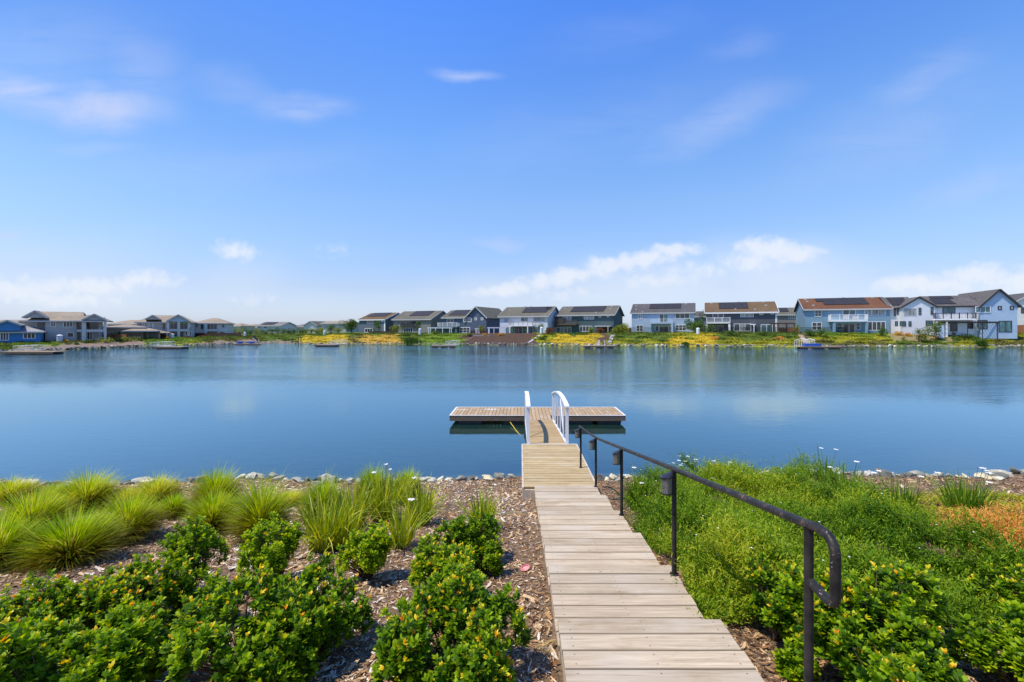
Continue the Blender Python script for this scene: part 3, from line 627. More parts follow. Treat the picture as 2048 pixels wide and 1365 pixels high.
def shrub(cx, cy, r, h, label, n=330, tips=.16, leafy=1.0, leggy=0.0, yellow=0.0, group='orange-tipped evergreen shrubs in the mulch bed'):
    g = gz(cx, cy); e = empty('evergreen_shrub', (cx, cy, g), label=label, cat='shrub', group=group)
    # crown: several overlapping lobes
    nl = 12; la = rng.uniform(0, 2*math.pi, nl); lr = r*np.sqrt(rng.uniform(.05, 1, nl))*.74
    lc = np.stack([lr*np.cos(la), lr*np.sin(la), h*(rng.uniform(.34, .80, nl)-.28*(lr/r)**2)], -1); ls = r*rng.uniform(.22, .42, nl)
    li = rng.integers(0, nl, n); v = nrm(rng.normal(size=(n,3))+np.array([0,0,.45])); v[:,2] = np.where(v[:,2] < -.35, -v[:,2], v[:,2])
    rad = rng.uniform(.72, 1.0, n)**.6
    vs = min(1.0, h*0.6/(r*.5))
    C = lc[li]+v*(ls[li]*rad)[:,None]*np.array([1,1,vs])
    C[:,2] = np.clip(C[:,2], .03+.12*h, h*1.08+.04)
    keep = np.ones(n, bool)
    for j in range(nl):                                    # drop shoots buried well inside another lobe
        q = np.linalg.norm((C-lc[j])/(ls[j]*np.array([1,1,vs])), axis=1); keep &= (q > .62)|(rng.random(n) < .18)
    C = C[keep]; v = v[keep]; n = len(C)
    up_ = (rng.random(n) < .26)&(v[:,2] > .1); C[up_,2] += rng.uniform(.03, .11, up_.sum())
    D = nrm(v*.75+np.array([0,0,.75])+rng.normal(0, .22, (n,3)))
    if leggy:
        top = rng.integers(0, n, int(n*.12)); C[top] += np.stack([rng.normal(0,.02,len(top)), rng.normal(0,.02,len(top)), rng.uniform(.03,leggy,len(top))], -1)
    m_ = 13                                                  # leaves in a shoot: whorl at the tip and some below
    idx = np.repeat(np.arange(n), m_); k = np.tile(np.arange(m_), n)
    d = D[idx]; a = k*2.399+np.repeat(rng.uniform(0, 6.28, n), m_)
    ref = nrm(np.cross(d, np.array([.3,.2,1.]))); ref2 = np.cross(d, ref)
    rad_ = ref*np.cos(a)[:,None]+ref2*np.sin(a)[:,None]
    istip = rng.random(n) < 1.7*tips*np.clip((C[:,2]/h-.15)*1.6, .15, 1.6)
    down = (k//5)*.022+rng.uniform(0, .008, len(k)); op = np.where(k < 5, np.where(istip[idx], .42, .75), 1.35)+rng.uniform(-.2, .25, len(k))
    base = C[idx]-d*down[:,None]; dv = d+rad_*op[:,None]
    L = rng.uniform(.028, .048, len(k))*np.where(k < 5, np.where(istip[idx], .74, .85), 1.0)*leafy; Wd = L*rng.uniform(.45, .60, len(k))
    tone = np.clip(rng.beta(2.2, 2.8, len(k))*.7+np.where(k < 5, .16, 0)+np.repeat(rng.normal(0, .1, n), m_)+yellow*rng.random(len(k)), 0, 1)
    tone = np.clip(tone+rng.normal(.02, .05), 0, 1); tone = np.where(rng.random(len(k)) < .012, 1.0, tone)
    tipm = istip[idx]&(k < 5)
    P, Ws, _ = leaves('l', base, dv, L, Wd, tone)
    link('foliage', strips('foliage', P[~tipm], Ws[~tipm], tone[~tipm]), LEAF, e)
    if tipm.any():
        tt = np.clip(np.repeat(rng.beta(1.6, 1.8, n), m_)+rng.normal(0, .1, len(k)), 0, 1)
        link('new_growth', strips('new_growth', P[tipm]+d[tipm][:,None]*.004, Ws[tipm]*.85, tt[tipm]), TIP, e)['kind'] = 'stuff'
    mb = MB()
    for j in range(0, n, 3):
        c = C[j]; q = lc[rng.integers(0, nl)]; b0 = (rnd.uniform(-.03, .03), rnd.uniform(-.03, .03), -.02)
        mid = (c[0]*.45+rnd.uniform(-.02, .02), c[1]*.45, c[2]*.5); mb.tube([b0, mid, tuple(c-D[j]*.01)], [.006, .004, .002], 4, cap=False)
    mb.build('stem', TWIG, e)
    return e
def at(px, D): return (px-CX)/F*D, D
SHR = [ # px, D, radius, height, label, shoots
 (95,2.55,.50,.46,'dense dark green shrub with orange shoot tips filling the bottom left corner',900,.17,1.15),
 (255,2.75,.33,.40,'dark green shrub with few orange tips just right of the bottom left corner shrub',430,.12,1.1),
 (215,3.45,.50,.40,'wide low shrub with many orange tips between the bottom left corner and the grass clumps',820,.24,1.0),
 (25,3.1,.38,.36,'shrub cut by the left edge of the photo, above the bottom left corner shrub',450,.2,1.0),
 (395,3.55,.25,.34,'small shrub with light green shoots between the leggy shrub and the big bottom shrub',230,.14,1.0),
 (360,4.12,.36,.66,'tall leggy dark green shrub standing alone on pale mulch in front of round grass clumps',430,.05,1.0),
 (548,4.35,.32,.56,'yellowish green airy shrub left of the strap-leaf lily clump',330,.05,1.0),
 (490,2.85,.42,.46,'big rounded bright green shrub at the bottom between two mulch gaps',620,.12,1.1),
 (630,3.25,.36,.44,'bright green shrub with orange tips right behind the big bottom shrub',470,.16,1.0),
 (735,4.55,.29,.42,'small yellow-green shrub at the foot of the strap-leaf lily clump',300,.07,1.0),
 (925,4.95,.36,.50,'dark green shrub farthest up the bed beside the boardwalk, reaching above the others',430,.07,1.0),
 (962,4.6,.19,.28,'dark shrub nearest to the boardwalk in the upper part of the bed',260,.12,1.0),
 (898,3.85,.42,.38,'broad shrub with many orange tips midway down the bed beside the boardwalk',700,.2,1.0),
 (925,2.75,.49,.45,'large dome shrub with yellow-orange tips at the bottom beside the boardwalk',880,.2,1.1),
 (1548,3.35,.28,.42,'shrub with orange tips growing left of the looped handrail end',380,.12,1.0),
 (1585,2.85,.12,.16,'little bright green sprout shrub on the mulch by the handrail post',60,.0,1.0),
 (1745,2.85,.46,.52,'large shrub with orange tips right of the looped handrail post',880,.13,1.1),
 (1800,2.35,.32,.36,'shrub cut by the bottom edge right of the handrail post',420,.1,1.15),
 (2035,2.75,.28,.36,'dark glossy shrub cut by the bottom right corner',420,.05,1.15),
 (2040,3.6,.30,.34,'shrub with yellow shoot tips cut by the right edge above the corner shrub',300,.15,1.0)]
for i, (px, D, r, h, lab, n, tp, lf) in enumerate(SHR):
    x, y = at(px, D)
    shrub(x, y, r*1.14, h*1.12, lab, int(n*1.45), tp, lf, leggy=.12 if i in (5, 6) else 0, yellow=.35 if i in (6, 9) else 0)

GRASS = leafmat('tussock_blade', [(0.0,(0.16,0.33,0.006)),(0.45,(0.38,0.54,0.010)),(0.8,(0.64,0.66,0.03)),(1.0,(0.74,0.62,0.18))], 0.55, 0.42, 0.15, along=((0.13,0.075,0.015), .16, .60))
def tussock(cx, cy, r, h, label, n=1500, dry=0.0, lean=(0,0)):
    e = empty('grass_tussock', (cx, cy, gz(cx, cy)-.01), label=label, cat='grass clump', group='round clumps of fine grass near the left shore')
    a = rng.uniform(0, 2*math.pi, n); el = np.arccos(rng.uniform(0.10, 1, n))*.95; sn2 = np.sin(el)**2; L = (h*(1-sn2)+r*1.15*sn2)*rng.uniform(.78, 1.12, n)*1.08
    out = np.stack([np.cos(a), np.sin(a), 0*a], -1); up = np.array([0,0,1.])
    K = 6; s = np.linspace(0, 1, K)[None,:,None]
    th = el[:,None,None]*0.70+s*(el[:,None,None]*0.30+.05)+0.6*s*s*s*rng.random((n,1,1))
    q_ = rng.uniform(.1, 1, n); b = np.stack([np.cos(a)*np.sin(el)*r*.55*q_, np.sin(a)*np.sin(el)*r*.55*q_, np.cos(el)*h*.42*q_], -1); L = L*.68
    # integrate direction along the blade
    dr = out[:,None]*np.sin(th)+up*np.cos(th); dr = dr+rng.normal(0, .10, (n,1,3))+np.array([lean[0], lean[1], 0])*s
    P = b[:,None]+np.cumsum(np.concatenate([np.zeros((n,1,3)), dr[:,1:]], 1), 1)*(L/(K-1))[:,None,None]
    P[:,:,2] = np.maximum(P[:,:,2], .01)
    side = nrm(np.cross(out, up)+rng.normal(0, .5, (n,3)))
    w = rng.uniform(.0018, .0042, n)[:,None,None]*np.array([1,1,.9,.7,.45,.1])[None,:,None]
    tone = np.clip(rng.beta(1.5, 1.9, n)+dry, 0, 1); tone = np.where(rng.random(n) < .06, 1.0, tone)
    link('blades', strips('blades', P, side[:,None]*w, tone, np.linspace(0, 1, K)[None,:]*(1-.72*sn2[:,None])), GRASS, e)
    return e
TUS = [(62,1075,165,100,.0,'yellow-green grass clump second from the left edge'),(172,1022,150,80,.1,'straw-tipped grass clump in the back row nearest the water at left'),
 (255,1078,150,95,.05,'grass clump with brown right flank behind the broad bright clump'),(-5,1135,170,110,-.1,'bright green grass clump cut by the left edge'),
 (140,1125,215,105,-.12,'broad bright green grass clump with long blades in front at left'),(312,1010,120,60,.25,'pale straw-coloured grass clump in the back row'),
 (345,1036,75,50,-.15,'small bright green grass clump between larger ones'),(424,1062,125,85,.0,'round grass clump with dark brown base left of the tallest one'),
 (432,1010,110,75,-.05,'grass clump in the back row behind the brown-based round one'),(522,1078,130,130,-.03,'tallest egg-shaped grass clump left of the lilies'),
 (645,1040,110,90,-.1,'grass clump behind the left edge of the lily clump'),(745,1000,90,70,-.1,'grass clump rising behind the middle of the lily clump'),(815,995,70,60,0,'small grass clump behind the right of the lily clump, near the rocks'),
 (20,1010,120,55,.2,'low dry grass clump by the rocks at the left edge'),(250,1015,90,40,.35,'dry straw grass patch between the back row clumps'),(580,1010,90,25,.35,'flat straw-coloured grass tuft between the tallest clump and the lilies'),(110,1010,80,45,.15,'small yellow grass clump at the back left')]
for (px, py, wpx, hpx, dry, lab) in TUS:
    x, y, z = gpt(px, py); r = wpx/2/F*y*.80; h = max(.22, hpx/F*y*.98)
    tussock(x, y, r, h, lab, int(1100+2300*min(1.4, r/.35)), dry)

STRAP = leafmat('strap_leaf', [(0.0,(0.12,0.22,0.012)),(0.45,(0.30,0.38,0.015)),(0.8,(0.56,0.52,0.02)),(1.0,(0.66,0.52,0.14))], 0.42, 0.3, 0.35, along=((0.16,0.14,0.05), .03, .2))
STRAPG = leafmat('green_strap_leaf', [(0.0,(0.05,0.15,0.008)),(0.6,(0.15,0.27,0.012)),(1.0,(0.34,0.38,0.03))], 0.4, 0.3, 0.35)
PETAL = leafmat('white_petal', [(0.0,(0.75,0.74,0.72)),(1.0,(0.82,0.82,0.80))], 0.6, 0.2, 0.2)
STALK = mat('flower_stalk', (0.06,0.10,0.025), 0.6, 0.3, 10)
def lily(cx, cy, r, h, label, n=110, flowers=3, green=False, stalks=4, hs=1.15):
    e = empty('strap_leaf_lily', (cx, cy, gz(cx, cy)-.01), label=label, cat='lily plant', group='white-flowered strap-leaf lilies')
    a = rng.uniform(0, 2*math.pi, n); b = np.stack([np.cos(a), np.sin(a), 0*a], -1)*(np.sqrt(rng.random(n))*r*.55)[:,None]
    out = np.stack([np.cos(a), np.sin(a), 0*a], -1)+rng.normal(0, .35, (n,3))*np.array([1,1,0]); up = np.array([0,0,1.])
    L = h*rng.uniform(.55, 1.08, n); lean = rng.uniform(.03, .5, n)[:,None,None]; K = 6; s = np.linspace(0, 1, K)[None,:,None]
    th = lean*.5+s*lean*1.1+(rng.random((n,1,1)) < .18)*s*s*1.5
    dr = out[:,None]*np.sin(th)+up*np.cos(th)
    P = b[:,None]+np.cumsum(np.concatenate([np.zeros((n,1,3)), dr[:,1:]], 1), 1)*(L/(K-1))[:,None,None]; P[:,:,2] = np.maximum(P[:,:,2], .01)
    side = nrm(np.cross(out, up)+rng.normal(0, .7, (n,3))*np.array([1,1,.2]))
    w = rng.uniform(.005, .0095, n)[:,None,None]*np.array([.8,1,1,.9,.6,.08])[None,:,None]
    link('leaves', strips('leaves', P, side[:,None]*w, np.clip(rng.beta(2, 2, n)+(-.05), 0, 1)), STRAPG if green else STRAP, e)
    for k in range(stalks):
        a = rnd.uniform(0, 6.28); q = rnd.uniform(.2, .6)*r; t = (q*math.cos(a)*1.8, q*math.sin(a)*1.8, h*rnd.uniform(hs*.85, hs*1.1))
        mb = MB().tube([(q*math.cos(a)*.6, q*math.sin(a)*.6, 0), (q*math.cos(a)*1.1, q*math.sin(a)*1.1, t[2]*.55), t], [.0035,.003,.002], 5)
        for j in range(5):
            s_ = .62+.09*j; p = (t[0]*(.55+.45*s_), t[1]*(.55+.45*s_), t[2]*s_)
            mb.tube([p, (p[0]+rnd.uniform(-.012,.012), p[1]+rnd.uniform(-.012,.012), p[2]+.03)], [.0045,.001], 5)
        mb.build('flower_stalk', STALK, e)
        if k < (flowers if green else (flowers+1)//2):
            m = 6; aa = np.arange(m)*math.pi/3+rnd.random(); dv = np.stack([np.cos(aa), np.sin(aa), np.full(m, .35)], -1)
            P, Ws, _ = leaves('p', np.tile(np.array(t), (m,1)), dv, np.full(m, .048), np.full(m, .028), None, prof=(.3,1,.9,.3))
            link('flower', strips('flower', P, Ws, rng.random(m)), PETAL, e)
LIL = [(650,1100,.26,.56,'strap-leaf lily with yellow arching leaves at the left front of the lily clump',150,0,0),(705,1060,.26,.60,'strap-leaf lily in the middle of the left lily clump behind the front plant',150,1,0),
 (765,1040,.26,.62,'strap-leaf lily with two white flowers in the centre back of the clump',150,2,0),(800,1095,.20,.50,'thin grassy lily with grey dry leaves at the foot of the left lily clump',70,2,0),
 (840,1050,.24,.55,'strap-leaf lily at the right end of the left lily clump with white flowers',130,2,0),(690,1100,.18,.45,'small lily filling the front gap of the left lily clump',90,0,0),
 (965,1060,.20,.45,'yellowish lily with bare tall stalks beside the boardwalk landing',100,0,0),(800,1010,.22,.5,'back lily of the left clump nearest the shore rocks',110,1,0),
 (1275,1018,.20,.46,'green lily beside the handrail with a white flower cluster',110,3,1),(1688,1005,.26,.60,'green lily standing behind the fine-leaved mass, left of three on the right',120,2,1),
 (1800,1035,.28,.52,'green lily in the middle of three on the right, over yellow ground cover',110,3,1),(1930,1035,.30,.58,'rightmost green lily with wide white flowers over yellow ground cover',130,5,1),
 (1370,985,.25,.42,'lily with a group of tall white flower heads behind the rail at centre right',60,11,1),(1450,985,.22,.40,'lily with white flower heads right of the tall white group',50,6,1),(1650,965,.2,.55,'lily with tall thin seed stalks rising over the water line at right',50,2,1)]
for (px, py, r, h, lab, n, fl, g) in LIL:
    x, y, z = gpt(px, py); lily(x, y, r*1.1, h*1.18, lab, int(n*1.6), fl, bool(g), stalks=max(fl+2, 3) if px != 965 else 6, hs=1.25 if px in (1370,1450,1650,965) else 1.05)

# fine-leaved creeping mass on the right: thousands of upright sprigs over a lumpy mound
def mound(x, y):
    m = 0.22+0.10*np.clip((y-6)/2, 0, 1)+0.12*np.sin(x*2.3+y*.7)+0.10*np.sin(y*2.9+x*1.2+1)+.09*np.sin(x*5.1-y*3.7)+.10*np.sin(x*9+y*8+np.sin(x*3))
    edge = np.clip((x-1.5-np.where(y > 5.3, (y-5.3)*.10, 0))/.35, .25, 1)*np.clip((y-3.4)/.5, .3, 1)
    return np.maximum(m*edge, 0.0)+.08
def inmass(x, y):
    px = CX+F*x/y
    left = x > 1.55+.10*np.sin(y*3)+np.where((y > 5.3), (y-5.3)*.10, 0); near = y > 3.45+.12*np.sin(x*5)+np.clip((px-1700)/1500, 0, .3)*.8
    farl = y < np.interp(px, [1200,1290,1400,1640,1700,1780,1850,1940,2060,2200], [6.2,8.4,9.4,8.9,7.4,5.9,5.2,4.6,4.1,3.9])+.12*np.sin(x*4)
    return left&near&farl&(px < 2250)
n = 90000; ys = 3.2+6.8*rng.random(n)**1.25; xs = rng.uniform(1.4, 1.4+ys*1.15); m_ = inmass(xs, ys); xs = xs[m_]; ys = ys[m_]
gap = np.sin(xs*11+2*np.sin(ys*5))*np.sin(ys*9+2*np.sin(xs*6))+.5*np.sin(xs*23+ys*17); m_ = (gap > -.40)|(rng.random(len(xs)) < .18); xs = xs[m_]; ys = ys[m_]; gap = gap[m_]
n = len(xs); B = np.stack([xs, ys, ground(xs, ys)+mound(xs, ys)-.10], -1)
Dv = nrm(np.stack([rng.normal(0, .42, n)+.5*np.sin(xs*7+ys*4), rng.normal(0, .42, n)+.5*np.sin(ys*8-xs*3), np.ones(n)*.9], -1)); SL = rng.uniform(.12, .30, n)*np.where(rng.random(n) < .05, 1.6, 1.0)*(1+.3*np.clip(gap, -1, 1))
K = 12; idx = np.repeat(np.arange(n), K); k = np.tile(np.arange(K), n)/K
a = rng.uniform(0, 6.28, len(idx)); d = Dv[idx]; ref = nrm(np.cross(d, np.array([.3,.2,1.]))); ref2 = np.cross(d, ref)
bend = np.stack([rng.normal(0, .25, n), rng.normal(0, .25, n), 0*xs], -1)[idx]*(k**2)[:,None]*SL[idx][:,None]
base = B[idx]+d*(k*SL[idx])[:,None]+bend; dv = d*.9+(ref*np.cos(a)[:,None]+ref2*np.sin(a)[:,None])
patch = .5+.5*np.sin(xs*1.7+2*np.sin(ys*1.1)); patch2 = np.clip(np.sin(xs*3.3+ys*2.1), -1, 1)
tone = np.clip(.40+.25*(patch-.5)+.12*patch2+.10*gap+rng.normal(0, .13, n), 0, 1)[idx]+rng.normal(0, .06, len(idx))+k*.16  # gap term lowers the tone between clumps, painting the shade there
L = rng.uniform(.022, .036, len(idx))
L = L*1.15; Pn, Wn, _ = leaves('n', base, dv, L, L*.28, None, curl=.1, K=3, prof=(.6,1,.2))
FINE = leafmat('fine_leaf', [(0.0,(0.025,0.07,0.004)),(0.3,(0.075,0.17,0.006)),(0.65,(0.20,0.31,0.010)),(1.0,(0.44,0.44,0.03))], 0.55, 0.38, 0.15)
me = strips('fine_leaved_shrub_mass', Pn, Wn, np.clip(tone, 0, 1))
fm = tag(link('fine_leaved_shrub_mass', me, FINE), 'feathery bright green creeping shrub mass covering the bank right of the handrail', 'ground cover', kind='stuff')
# little white flowers of that mass and of the lilies
nf = 110; j = rng.integers(0, n, nf); C = B[j]+Dv[j]*SL[j][:,None]; m5 = 5; idx = np.repeat(np.arange(nf), m5); a = np.tile(np.arange(m5)*2*math.pi/m5, nf)
dv = np.stack([np.cos(a), np.sin(a), np.full(len(a), .3)], -1); Pp, Wp, _ = leaves('w', C[idx], dv, np.full(len(a), .011), np.full(len(a), .009), None, K=3, prof=(.5,1,.5))
tag(link('small_white_flowers', strips('small_white_flowers', Pp, Wp, rng.random(len(a))), PETAL), 'tiny white flowers dotted over the feathery green mass', 'flowers', kind='stuff')
# yellow-green low cover and tan dead shrub at the right
n = 9000; xs = rng.uniform(3.2, 9, n); ys = rng.uniform(5.2, 8.6, n); px = CX+F*xs/ys
m_ = (px > 1700)&(ys < np.interp(px, [1700,1800,1900,2100], [7.9,8.2,8.3,7.4])+.15*np.sin(xs*4))&(ys > np.interp(px, [1700,1850,2000,2100], [7.2,6.4,5.6,5.2])); xs = xs[m_]; ys = ys[m_]; n = len(xs)
K = 7; idx = np.repeat(np.arange(n), K); a = rng.uniform(0, 6.28, len(idx)); base = np.stack([xs, ys, ground(xs, ys)+.03+.05*(1+np.sin(xs*5+ys*4))], -1)[idx]+rng.normal(0, .02, (len(idx),3))
dv = np.stack([np.cos(a), np.sin(a), rng.uniform(.1, 1.0, len(a))], -1); L = rng.uniform(.02, .04, len(a)); P, Ws, _ = leaves('y', base, dv, L, L*.6, None, K=3, prof=(.5,1,.3))
YCOV = leafmat('yellow_green_cover_leaf', [(0.0,(0.16,0.20,0.012)),(0.6,(0.38,0.36,0.02)),(1.0,(0.55,0.40,0.03))], 0.5, 0.3, 0.25)
tag(link('yellow_ground_cover', strips('yellow_ground_cover', P, Ws, np.clip(rng.beta(2,2,len(a)), 0, 1)), YCOV), 'bright yellow-green low ground cover at the right between the mulch and the feathery mass', 'ground cover', kind='stuff')
DEAD = leafmat('dry_twig', [(0.0,(0.28,0.12,0.015)),(0.5,(0.60,0.29,0.045)),(1.0,(0.80,0.46,0.12))], 0.7, 0.2, 0.2)
x0, y0, z0 = gpt(2035, 1095); e = empty('dried_shrub', (x0, y0, z0), label='tangled orange-brown dried shrub at the right edge in front of the yellow ground cover', cat='dead shrub')
n = 9000; v = nrm(rng.normal(size=(n,3))); v[:,2] = abs(v[:,2]); b = v*rng.uniform(.35, 1, n)[:,None]*np.array([.95,.6,.42])*(1+.15*np.sin(v[:,:1]*9)); dv = nrm(v+rng.normal(0, .8, (n,3)))
L = rng.uniform(.04, .11, n); P, Ws, _ = leaves('d', b, dv, L, np.full(n, .006), None, curl=.6, K=4, prof=(1,1,1,.5))
link('twigs', strips('twigs', P, Ws, rng.beta(2, 2, n)), DEAD, e)

# wood chips, one mass
n = 110000; ys = 1.7+8.9*rng.random(n)**1.5; xs = rng.uniform(-1, 1, n)*(ys*1.18+.3); m_ = ~((xs > SX0-.02)&(xs < SX1+.02)&(ys < 10))&(ys < nshore(xs)-.12)&(~(inmass(xs, ys)&(rng.random(n) < .85)))
xs = xs[m_]; ys = ys[m_]; n = len(xs); far_ = np.clip(ys/5, .75, 2.0)
L = rng.lognormal(-3.3, .5, n)*far_**.4; Wc = L*rng.uniform(.14, .36, n); a = rng.uniform(0, 6.28, n)
C = np.stack([xs, ys, ground(xs, ys)+rng.uniform(.002, .022, n)], -1); d = np.stack([np.cos(a), np.sin(a), rng.normal(-.04, .16, n)], -1); d = nrm(d)
side = nrm(np.cross(d, np.array([0,0,1.])+rng.normal(0, .35, (n,3)))); nz = np.cross(side, d); K = 3; s = np.linspace(-.5, .5, K)[None,:,None]
P = C[:,None]+d[:,None]*s*L[:,None,None]+nz[:,None]*(-(s**2)*L[:,None,None]*rng.normal(0, .4, (n,1,1)))
Ws = side[:,None]*Wc[:,None,None]*.5*np.array([.6,1,.5])[None,:,None]
m, t, out = newmat('wood_chip'); p = N('ShaderNodeBsdfPrincipled', t); t.links.new(p.outputs[0], out.inputs[0]); p.inputs['Roughness'].default_value = .85; p.inputs['Specular IOR Level'].default_value = .2
at_ = N('ShaderNodeAttribute', t, attribute_name='tone'); gp = N('ShaderNodeNewGeometry', t)
c = RAMP(t, at_.outputs['Fac'], [(0,(0.06,0.028,0.015)),(.30,(0.20,0.098,0.042)),(.55,(0.41,0.24,0.11)),(.8,(0.62,0.44,0.25)),(1,(0.74,0.67,0.55))])
t.links.new(MIXC(t, 1.0, c, RAMP(t, NOISE(t, gp.outputs['Position'], 90, 3), [(0.3,.7),(0.7,1.15)]), 'MULTIPLY'), p.inputs['Base Color']); CHIP = m
redder = np.where(xs > 1.4, -.12, .03)
tag(link('wood_chip_mulch', strips('wood_chip_mulch', P, Ws, np.clip(rng.beta(1.4, 1.25, n)+redder+.06*np.sin(xs*1.3+ys), 0, 1)), CHIP), 'loose brown wood chip mulch covering the planting bed', 'mulch', kind='stuff')

# litter
PINK = mat('pink_plastic', (0.75,0.25,0.27), 0.45, 0.08, 9)
x, y, z = gpt(1052, 1142)
m = MB(); nn = 12; prof = [(.02,.0),(.032,.012),(.042,.018),(.045,.030),(.040,.031),(.033,.016),(.0,.006)]
m.lathe(prof, (0,0,0), 14); o = m.build('plastic_cup', PINK, smooth=True); o.location = (x, y, z+.015); o.rotation_euler = (R(25), R(-20), 0); o.scale = (1.1, .8, 1)
tag(o, 'small crumpled pink plastic cup lying on the mulch beside the boardwalk', 'litter')
x, y, z = gpt(757, 1317)
o = MB().tube([(0,0,0),(.03,.015,.003),(.07,.03,.002)], .004, 8).build('plastic_tube', mat('turquoise_plastic', (0.05,0.42,0.45), 0.4, 0.05, 5), smooth=True); o.location = (x-.03, y, z+.02)
tag(o, 'short turquoise plastic tube on the mulch between two shrubs', 'litter')
x, y, z = gpt(1085, 1300); m = MB()
for k in range(26):
    a = rnd.uniform(R(195), R(250)); l = rnd.uniform(.10, .2); m.tube([(0,0,.03),(.5*l*math.cos(a),.5*l*math.sin(a),.02+rnd.uniform(0,.02)),(l*math.cos(a),l*math.sin(a),.012)], [.0022,.0016,.001], 4, cap=False)
o = m.build('dry_grass_wisp', mat('straw', (0.50,0.36,0.16), 0.8, 0.2, 20)); o.location = (x+.10, y+.05, z+.01)
tag(o, 'wisp of dry straw lying on the mulch against the side of the boardwalk', 'dry grass')
# ------------------------------------------------------------------ houses across the water
def plain(name, c, rough=.8, var=.06, scale=.6, **k): return mat(name, c, rough, var, scale, **k)
def siding(name, c, pitch=.22):
    m, t, out = newmat(name); p = N('ShaderNodeBsdfPrincipled', t); t.links.new(p.outputs[0], out.inputs[0]); p.inputs['Roughness'].default_value = .75; p.inputs['Specular IOR Level'].default_value = .25
    g = N('ShaderNodeTexCoord', t); sp = N('ShaderNodeSeparateXYZ', t); t.links.new(g.outputs['Object'], sp.inputs[0])
    fr = MA(t, 'FRACT', MA(t, 'DIVIDE', sp.outputs[2], pitch)); n = NOISE(t, g.outputs['Object'], .8, 4, .6)
    cc = RAMP(t, n, [(.3, tuple(x*.93 for x in c)), (.7, tuple(x*1.06 for x in c))])
    t.links.new(MIXC(t, 1.0, cc, RAMP(t, fr, [(0, .72), (.12, 1.0)]), 'MULTIPLY'), p.inputs['Base Color'])
    b = N('ShaderNodeBump', t); b.inputs['Distance'].default_value = .02; t.links.new(fr, b.inputs['Height']); t.links.new(b.outputs[0], p.inputs['Normal']); return m
def roofmat(name, c, c2=None):
    m, t, out = newmat(name); p = N('ShaderNodeBsdfPrincipled', t); t.links.new(p.outputs[0], out.inputs[0]); p.inputs['Roughness'].default_value = .9; p.inputs['Specular IOR Level'].default_value = .15
    g = N('ShaderNodeTexCoord', t); n = NOISE(t, MAP(t, g.outputs['Object'], scale=(1, 2, 3)), 1.6, 6, .75); n2 = NOISE(t, g.outputs['Object'], .25, 3)
    sp = N('ShaderNodeSeparateXYZ', t); t.links.new(g.outputs['Object'], sp.inputs[0]); fr = MA(t, 'FRACT', MA(t, 'MULTIPLY', sp.outputs[2], 4.5))
    c2 = c2 or tuple(x*1.35 for x in c)
    cc = MIXC(t, 1.0, RAMP(t, n, [(.3, tuple(x*.75 for x in c)), (.7, c2)]), RAMP(t, n2, [(.3, .85), (.7, 1.1)]), 'MULTIPLY')
    t.links.new(MIXC(t, 1.0, cc, RAMP(t, fr, [(0, .7), (.25, 1.0)]), 'MULTIPLY'), p.inputs['Base Color']); return m
def glassmat(name, c):
    m, t, out = newmat(name); p = N('ShaderNodeBsdfPrincipled', t); t.links.new(p.outputs[0], out.inputs[0])
    g = N('ShaderNodeTexCoord', t); n = NOISE(t, MAP(t, g.outputs['Object'], scale=(1.5, 1.5, .5)), 1.1, 3)
    t.links.new(RAMP(t, n, [(.35, tuple(x*.5 for x in c)), (.65, tuple(min(1, x*1.4) for x in c))]), p.inputs['Base Color'])
    p.inputs['Roughness'].default_value = .08; p.inputs['Specular IOR Level'].default_value = .8; return m
GLASS = glassmat('window_glass_dark', (0.035,0.045,0.055)); BLIND = glassmat('window_glass_blinds', (0.22,0.24,0.25)); TEAL = glassmat('window_glass_teal', (0.06,0.14,0.15)); CURT = glassmat('green_curtain_glass', (0.03,0.14,0.07))
WTRIM = plain('white_trim', (0.74,0.74,0.74)); BTRIM = plain('black_trim', (0.03,0.03,0.032)); BRTRIM = plain('brown_trim', (0.10,0.065,0.045)); GTRIM = plain('grey_trim', (0.42,0.42,0.41)); TAN = plain('tan_trim', (0.40,0.35,0.28))
def solarmat():
    m, t, out = newmat('solar_cells'); p = N('ShaderNodeBsdfPrincipled', t); t.links.new(p.outputs[0], out.inputs[0]); p.inputs['Roughness'].default_value = .55; p.inputs['Specular IOR Level'].default_value = .2
    g = N('ShaderNodeTexCoord', t); b = N('ShaderNodeTexBrick', t); t.links.new(g.outputs['Object'], b.inputs['Vector']); b.offset = 0; b.inputs['Scale'].default_value = 1.0
    b.inputs['Brick Width'].default_value = 1.0; b.inputs['Row Height'].default_value = 1.5; b.inputs['Mortar Size'].default_value = .02
    b.inputs['Color1'].default_value = (0.030,0.028,0.028,1); b.inputs['Color2'].default_value = (0.036,0.033,0.032,1); b.inputs['Mortar'].default_value = (0.07,0.065,0.06,1)
    t.links.new(b.outputs[0], p.inputs['Base Color']); return m
SOLAR = solarmat(); DARKF = plain('dark_furniture', (0.04,0.04,0.042)); ACU = plain('light_grey_furniture', (0.45,0.45,0.45))  # the dark finish is the grill cover's own colour
